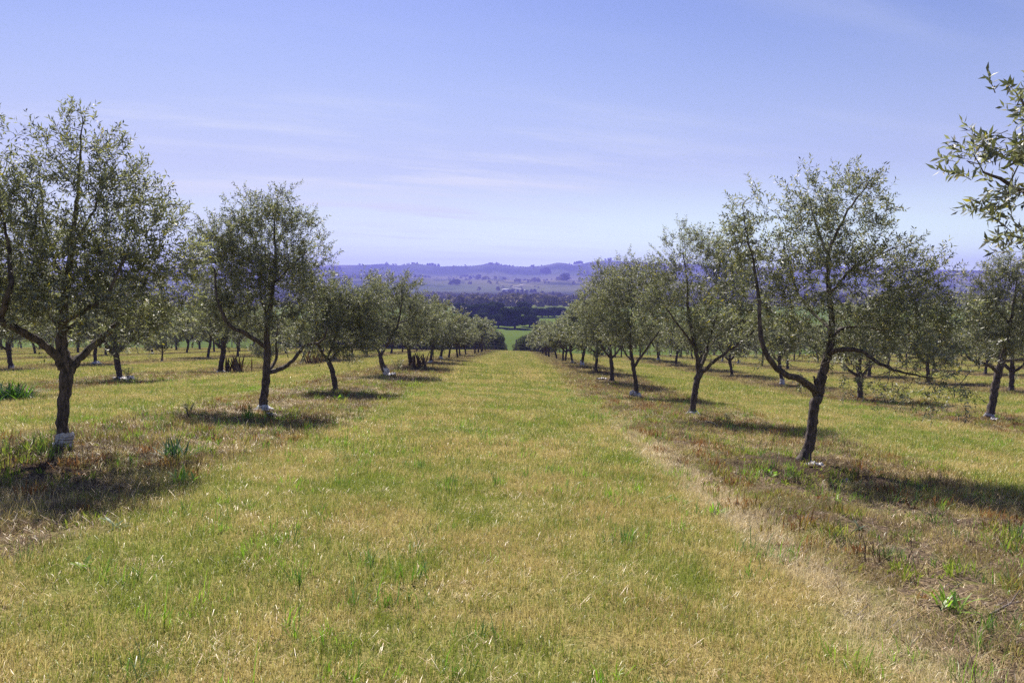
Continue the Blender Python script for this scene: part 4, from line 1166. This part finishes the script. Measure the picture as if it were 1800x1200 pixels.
def sapling(px, py, h, label, seed):
    x, y, z = gpt(px, py); rr = np.random.default_rng(seed)
    g = Geo(); gl = Geo()
    O = []; D = []
    for i in range(6):
        a = rr.uniform(0, 6.28); p1 = np.array([math.cos(a) * h * .35, math.sin(a) * h * .35, h * rr.uniform(.7, 1.)])
        g.tube([(0, 0, -.02), p1 * np.array([.4, .4, .5]), p1], [.006, .004, .002], 4)
        O.append(p1 * .35); D.append(p1 / np.linalg.norm(p1))
    O = np.array(O); D = np.array(D)
    leaves_on(O, D, np.full(len(O), h * .65), 22, h * .17, h * .045, gl)
    root = empty('sapling', (x, y, z)); tag(root, label, 'sapling')
    link('stem', g.mesh('stem', [M_TWIG]), root); link('foliage', gl.mesh('foliage', [M_LEAF]), root)
sapling(226, 668, .42, 'small leafy sprout beside the white sack in the left field', 1)
sapling(1279, 742, .2, 'little dark sprout right of the second right tree', 2)
sapling(331, 731, .24, 'small dark sprout left of the second left tree', 3)
sapling(698, 655, .6, 'thin leafy sprout right of the white banded trunk', 4)
sapling(1782, 675, .6, 'sparse leafy sprout at the right edge behind the olives', 5)

def scrap(px, py, sx, sy, h, seed, label, rz=0):
    x, y, z = gpt(px, py); o = link('plastic_scrap', scrap_mesh(seed, sx, sy, h), None, (x, y, z + .01)); o.rotation_euler = (0, 0, rz); tag(o, label, 'plastic scrap')
scrap(1433, 819, .08, .05, .04, 3, 'white plastic scrap at the foot of the near right tree')
scrap(1487, 848, .035, .03, .03, 4, 'tiny white scrap in the shade right of the near right trunk')
scrap(217, 668, .40, .13, .12, 5, 'white sack lying beside the slim trunk in the left field', -.5)
scrap(480, 732, .15, .05, .05, 6, 'torn white plastic strip lying at the second left trunk', -.5)
scrap(1113, 697, .10, .08, .18, 7, 'crumpled white plastic left of the third right trunk')
scrap(1058, 668, .18, .10, .10, 8, 'white plastic lying beside the fourth right trunk', .3)
scrap(688, 661, .15, .12, .10, 9, 'white plastic flap lying right of the banded left trunk', .3)
scrap(1747, 740, .07, .06, .08, 10, 'crumpled white plastic by the trunk at the right edge')

def stick(px0, py0, px1, py1, label, r_=.008):
    a = np.array(gpt(px0, py0)); b = np.array(gpt(px1, py1)); m_ = (a + b) / 2 + np.array([.03, .02, .04])
    g = Geo(); g.tube([np.zeros(3) + (0, 0, .015), m_ - a, b - a + (0, 0, .03)], [r_, r_ * .8, r_ * .4], 6, .1)
    g.tube([(m_ - a), (m_ - a) + (.08, .05, .06)], [r_ * .6, .002], 5)
    o = link('dead_stick', g.mesh('dead_stick', [M_TWIG], True), None, a); tag(o, label, 'stick')
stick(1740, 1085, 1800, 1065, 'dry stick lying at the lower right edge')
stick(585, 690, 640, 694, 'dark fallen branch at the foot of the slim left tree', .02)
stick(1240, 742, 1262, 752, 'short fallen stick below the second right tree', .015)

# ------------------------------------------------------------------ haze
hz = bpy.data.meshes.new('haze')
x0, x1, y0, y1, z0, z1 = -11500, 11500, -60, 5250, -30, 185
hz.from_pydata([(x, y, z) for z in (z0, z1) for (x, y) in ((x0, y0), (x1, y0), (x1, y1), (x0, y1))], [], [[0, 3, 2, 1], [4, 5, 6, 7], [0, 1, 5, 4], [1, 2, 6, 5], [2, 3, 7, 6], [3, 0, 4, 7]])
hm = bpy.data.materials.new('haze_air'); hm.use_nodes = True; hm.node_tree.nodes.clear()
t = NT(hm.node_tree); o_ = t.n('ShaderNodeOutputMaterial'); v = t.n('ShaderNodeVolumePrincipled')
v.inputs['Color'].default_value = (.27, .27, .90, 1); v.inputs['Density'].default_value = .00025; v.inputs['Anisotropy'].default_value = .2
t.L.new(v.outputs[0], o_.inputs['Volume'])
hz.materials.append(hm)
tag(link('haze', hz), kind='stuff')

# ------------------------------------------------------------------ sky, sun, camera
SUN_AZ, SUN_EL = R(-18), R(48)
w = bpy.data.worlds.new('World'); SC.world = w; w.use_nodes = True
w.node_tree.nodes.clear(); t = NT(w.node_tree)
out = t.n('ShaderNodeOutputWorld'); bg = t.n('ShaderNodeBackground'); sky = t.n('ShaderNodeTexSky')
sky.sky_type = 'NISHITA'; sky.sun_disc = False; sky.sun_elevation = SUN_EL; sky.sun_rotation = SUN_AZ
sky.altitude = 100; sky.air_density = 1.0; sky.dust_density = 0.6; sky.ozone_density = 3.0
tc = t.n('ShaderNodeTexCoord').outputs['Generated']
sp = t.n('ShaderNodeSeparateXYZ'); t.L.new(tc, sp.inputs[0])
el = sp.outputs[2]
col = t.mix(1, sky.outputs[0], (1.0, .97, 1.10), 'MULTIPLY')
hb = t.map(el, .16, .0, 0, 1)
col = t.mix(1, col, t.mix(hb, (1, 1, 1), (2.1, 2.45, 1.55)), 'MULTIPLY')
vf = t.m('MULTIPLY', t.map(el, .36, .04, .0, .80), t.map(sp.outputs[0], .45, -.45, .8, 1.15))
col = t.mix(1, col, t.mix(t.map(el, .12, .5), (1, 1, 1), (.90, .88, 1.06)), 'MULTIPLY')
col = t.mix(vf, col, (6.9, 7.2, 8.6))
col = t.mix(1, col, t.mix(t.map(el, .15, .0), (1, 1, 1), (1.58, 1.66, 1.12)), 'MULTIPLY')
# thin high cirrus: streaks low in the sky, a veil on the left
dv = t.m('ADD', t.m('MAXIMUM', el, 0), .09)
cx_ = t.m('DIVIDE', sp.outputs[0], dv); cy_ = t.m('DIVIDE', sp.outputs[1], dv)
cmb = t.n('ShaderNodeCombineXYZ'); t.L.new(t.m('MULTIPLY', t.m('ADD', cx_, 1.15), .5), cmb.inputs[0]); t.L.new(t.m('MULTIPLY', t.m('SUBTRACT', t.m('ADD', cy_, t.m('MULTIPLY', cx_, -.35)), 2.06), 1.5), cmb.inputs[1])
c1 = t.noise(cmb.outputs[0], 1.5, 7, .6)
c2 = t.noise(cmb.outputs[0], .35, 3, .5)
cl = t.m('MULTIPLY', t.map(c1, .42, .70), t.map(c2, .36, .58))
band = t.m('MULTIPLY', t.map(el, .015, .10), t.map(el, .24, .12))
cl = t.m('MULTIPLY', cl, t.m('ADD', t.m('MULTIPLY', t.m('MULTIPLY', band, .95), t.map(sp.outputs[0], .24, -.06, .12, 1)), t.m('MULTIPLY', t.map(el, .02, .2), .18)))
col = t.mix(cl, col, (8.5, 8.9, 9.3))
t.L.new(col, bg.inputs[0]); bg.inputs[1].default_value = .056
t.L.new(bg.outputs[0], out.inputs[0])

sl = bpy.data.lights.new('sun', 'SUN'); sl.energy = 5.0; sl.angle = R(.53); sl.color = (1.0, .93, .84)
so = bpy.data.objects.new('sun', sl); COL.objects.link(so)
sd = Vector((math.sin(SUN_AZ) * math.cos(SUN_EL), math.cos(SUN_AZ) * math.cos(SUN_EL), math.sin(SUN_EL)))
so.rotation_euler = sd.to_track_quat('Z', 'Y').to_euler(); so.location = (0, 0, 30)

cd = bpy.data.cameras.new('camera'); cd.sensor_width = 36; cd.lens = 36 * F / 1800; cd.clip_end = 20000; cd.clip_start = .05
co = bpy.data.objects.new('camera', cd); COL.objects.link(co)
co.location = tuple(CAM); co.rotation_euler = (math.pi / 2 - PITCH, 0, YAW)
SC.camera = co
vs = SC.view_settings; vs.view_transform = 'Standard'; vs.look = 'None'; vs.gamma = 1; vs.exposure = 0.84; vs.use_curve_mapping = False
cy = SC.cycles
cy.max_bounces = 8; cy.diffuse_bounces = 3; cy.glossy_bounces = 2; cy.transmission_bounces = 4; cy.volume_bounces = 1; cy.transparent_max_bounces = 8
cy.use_denoising = False
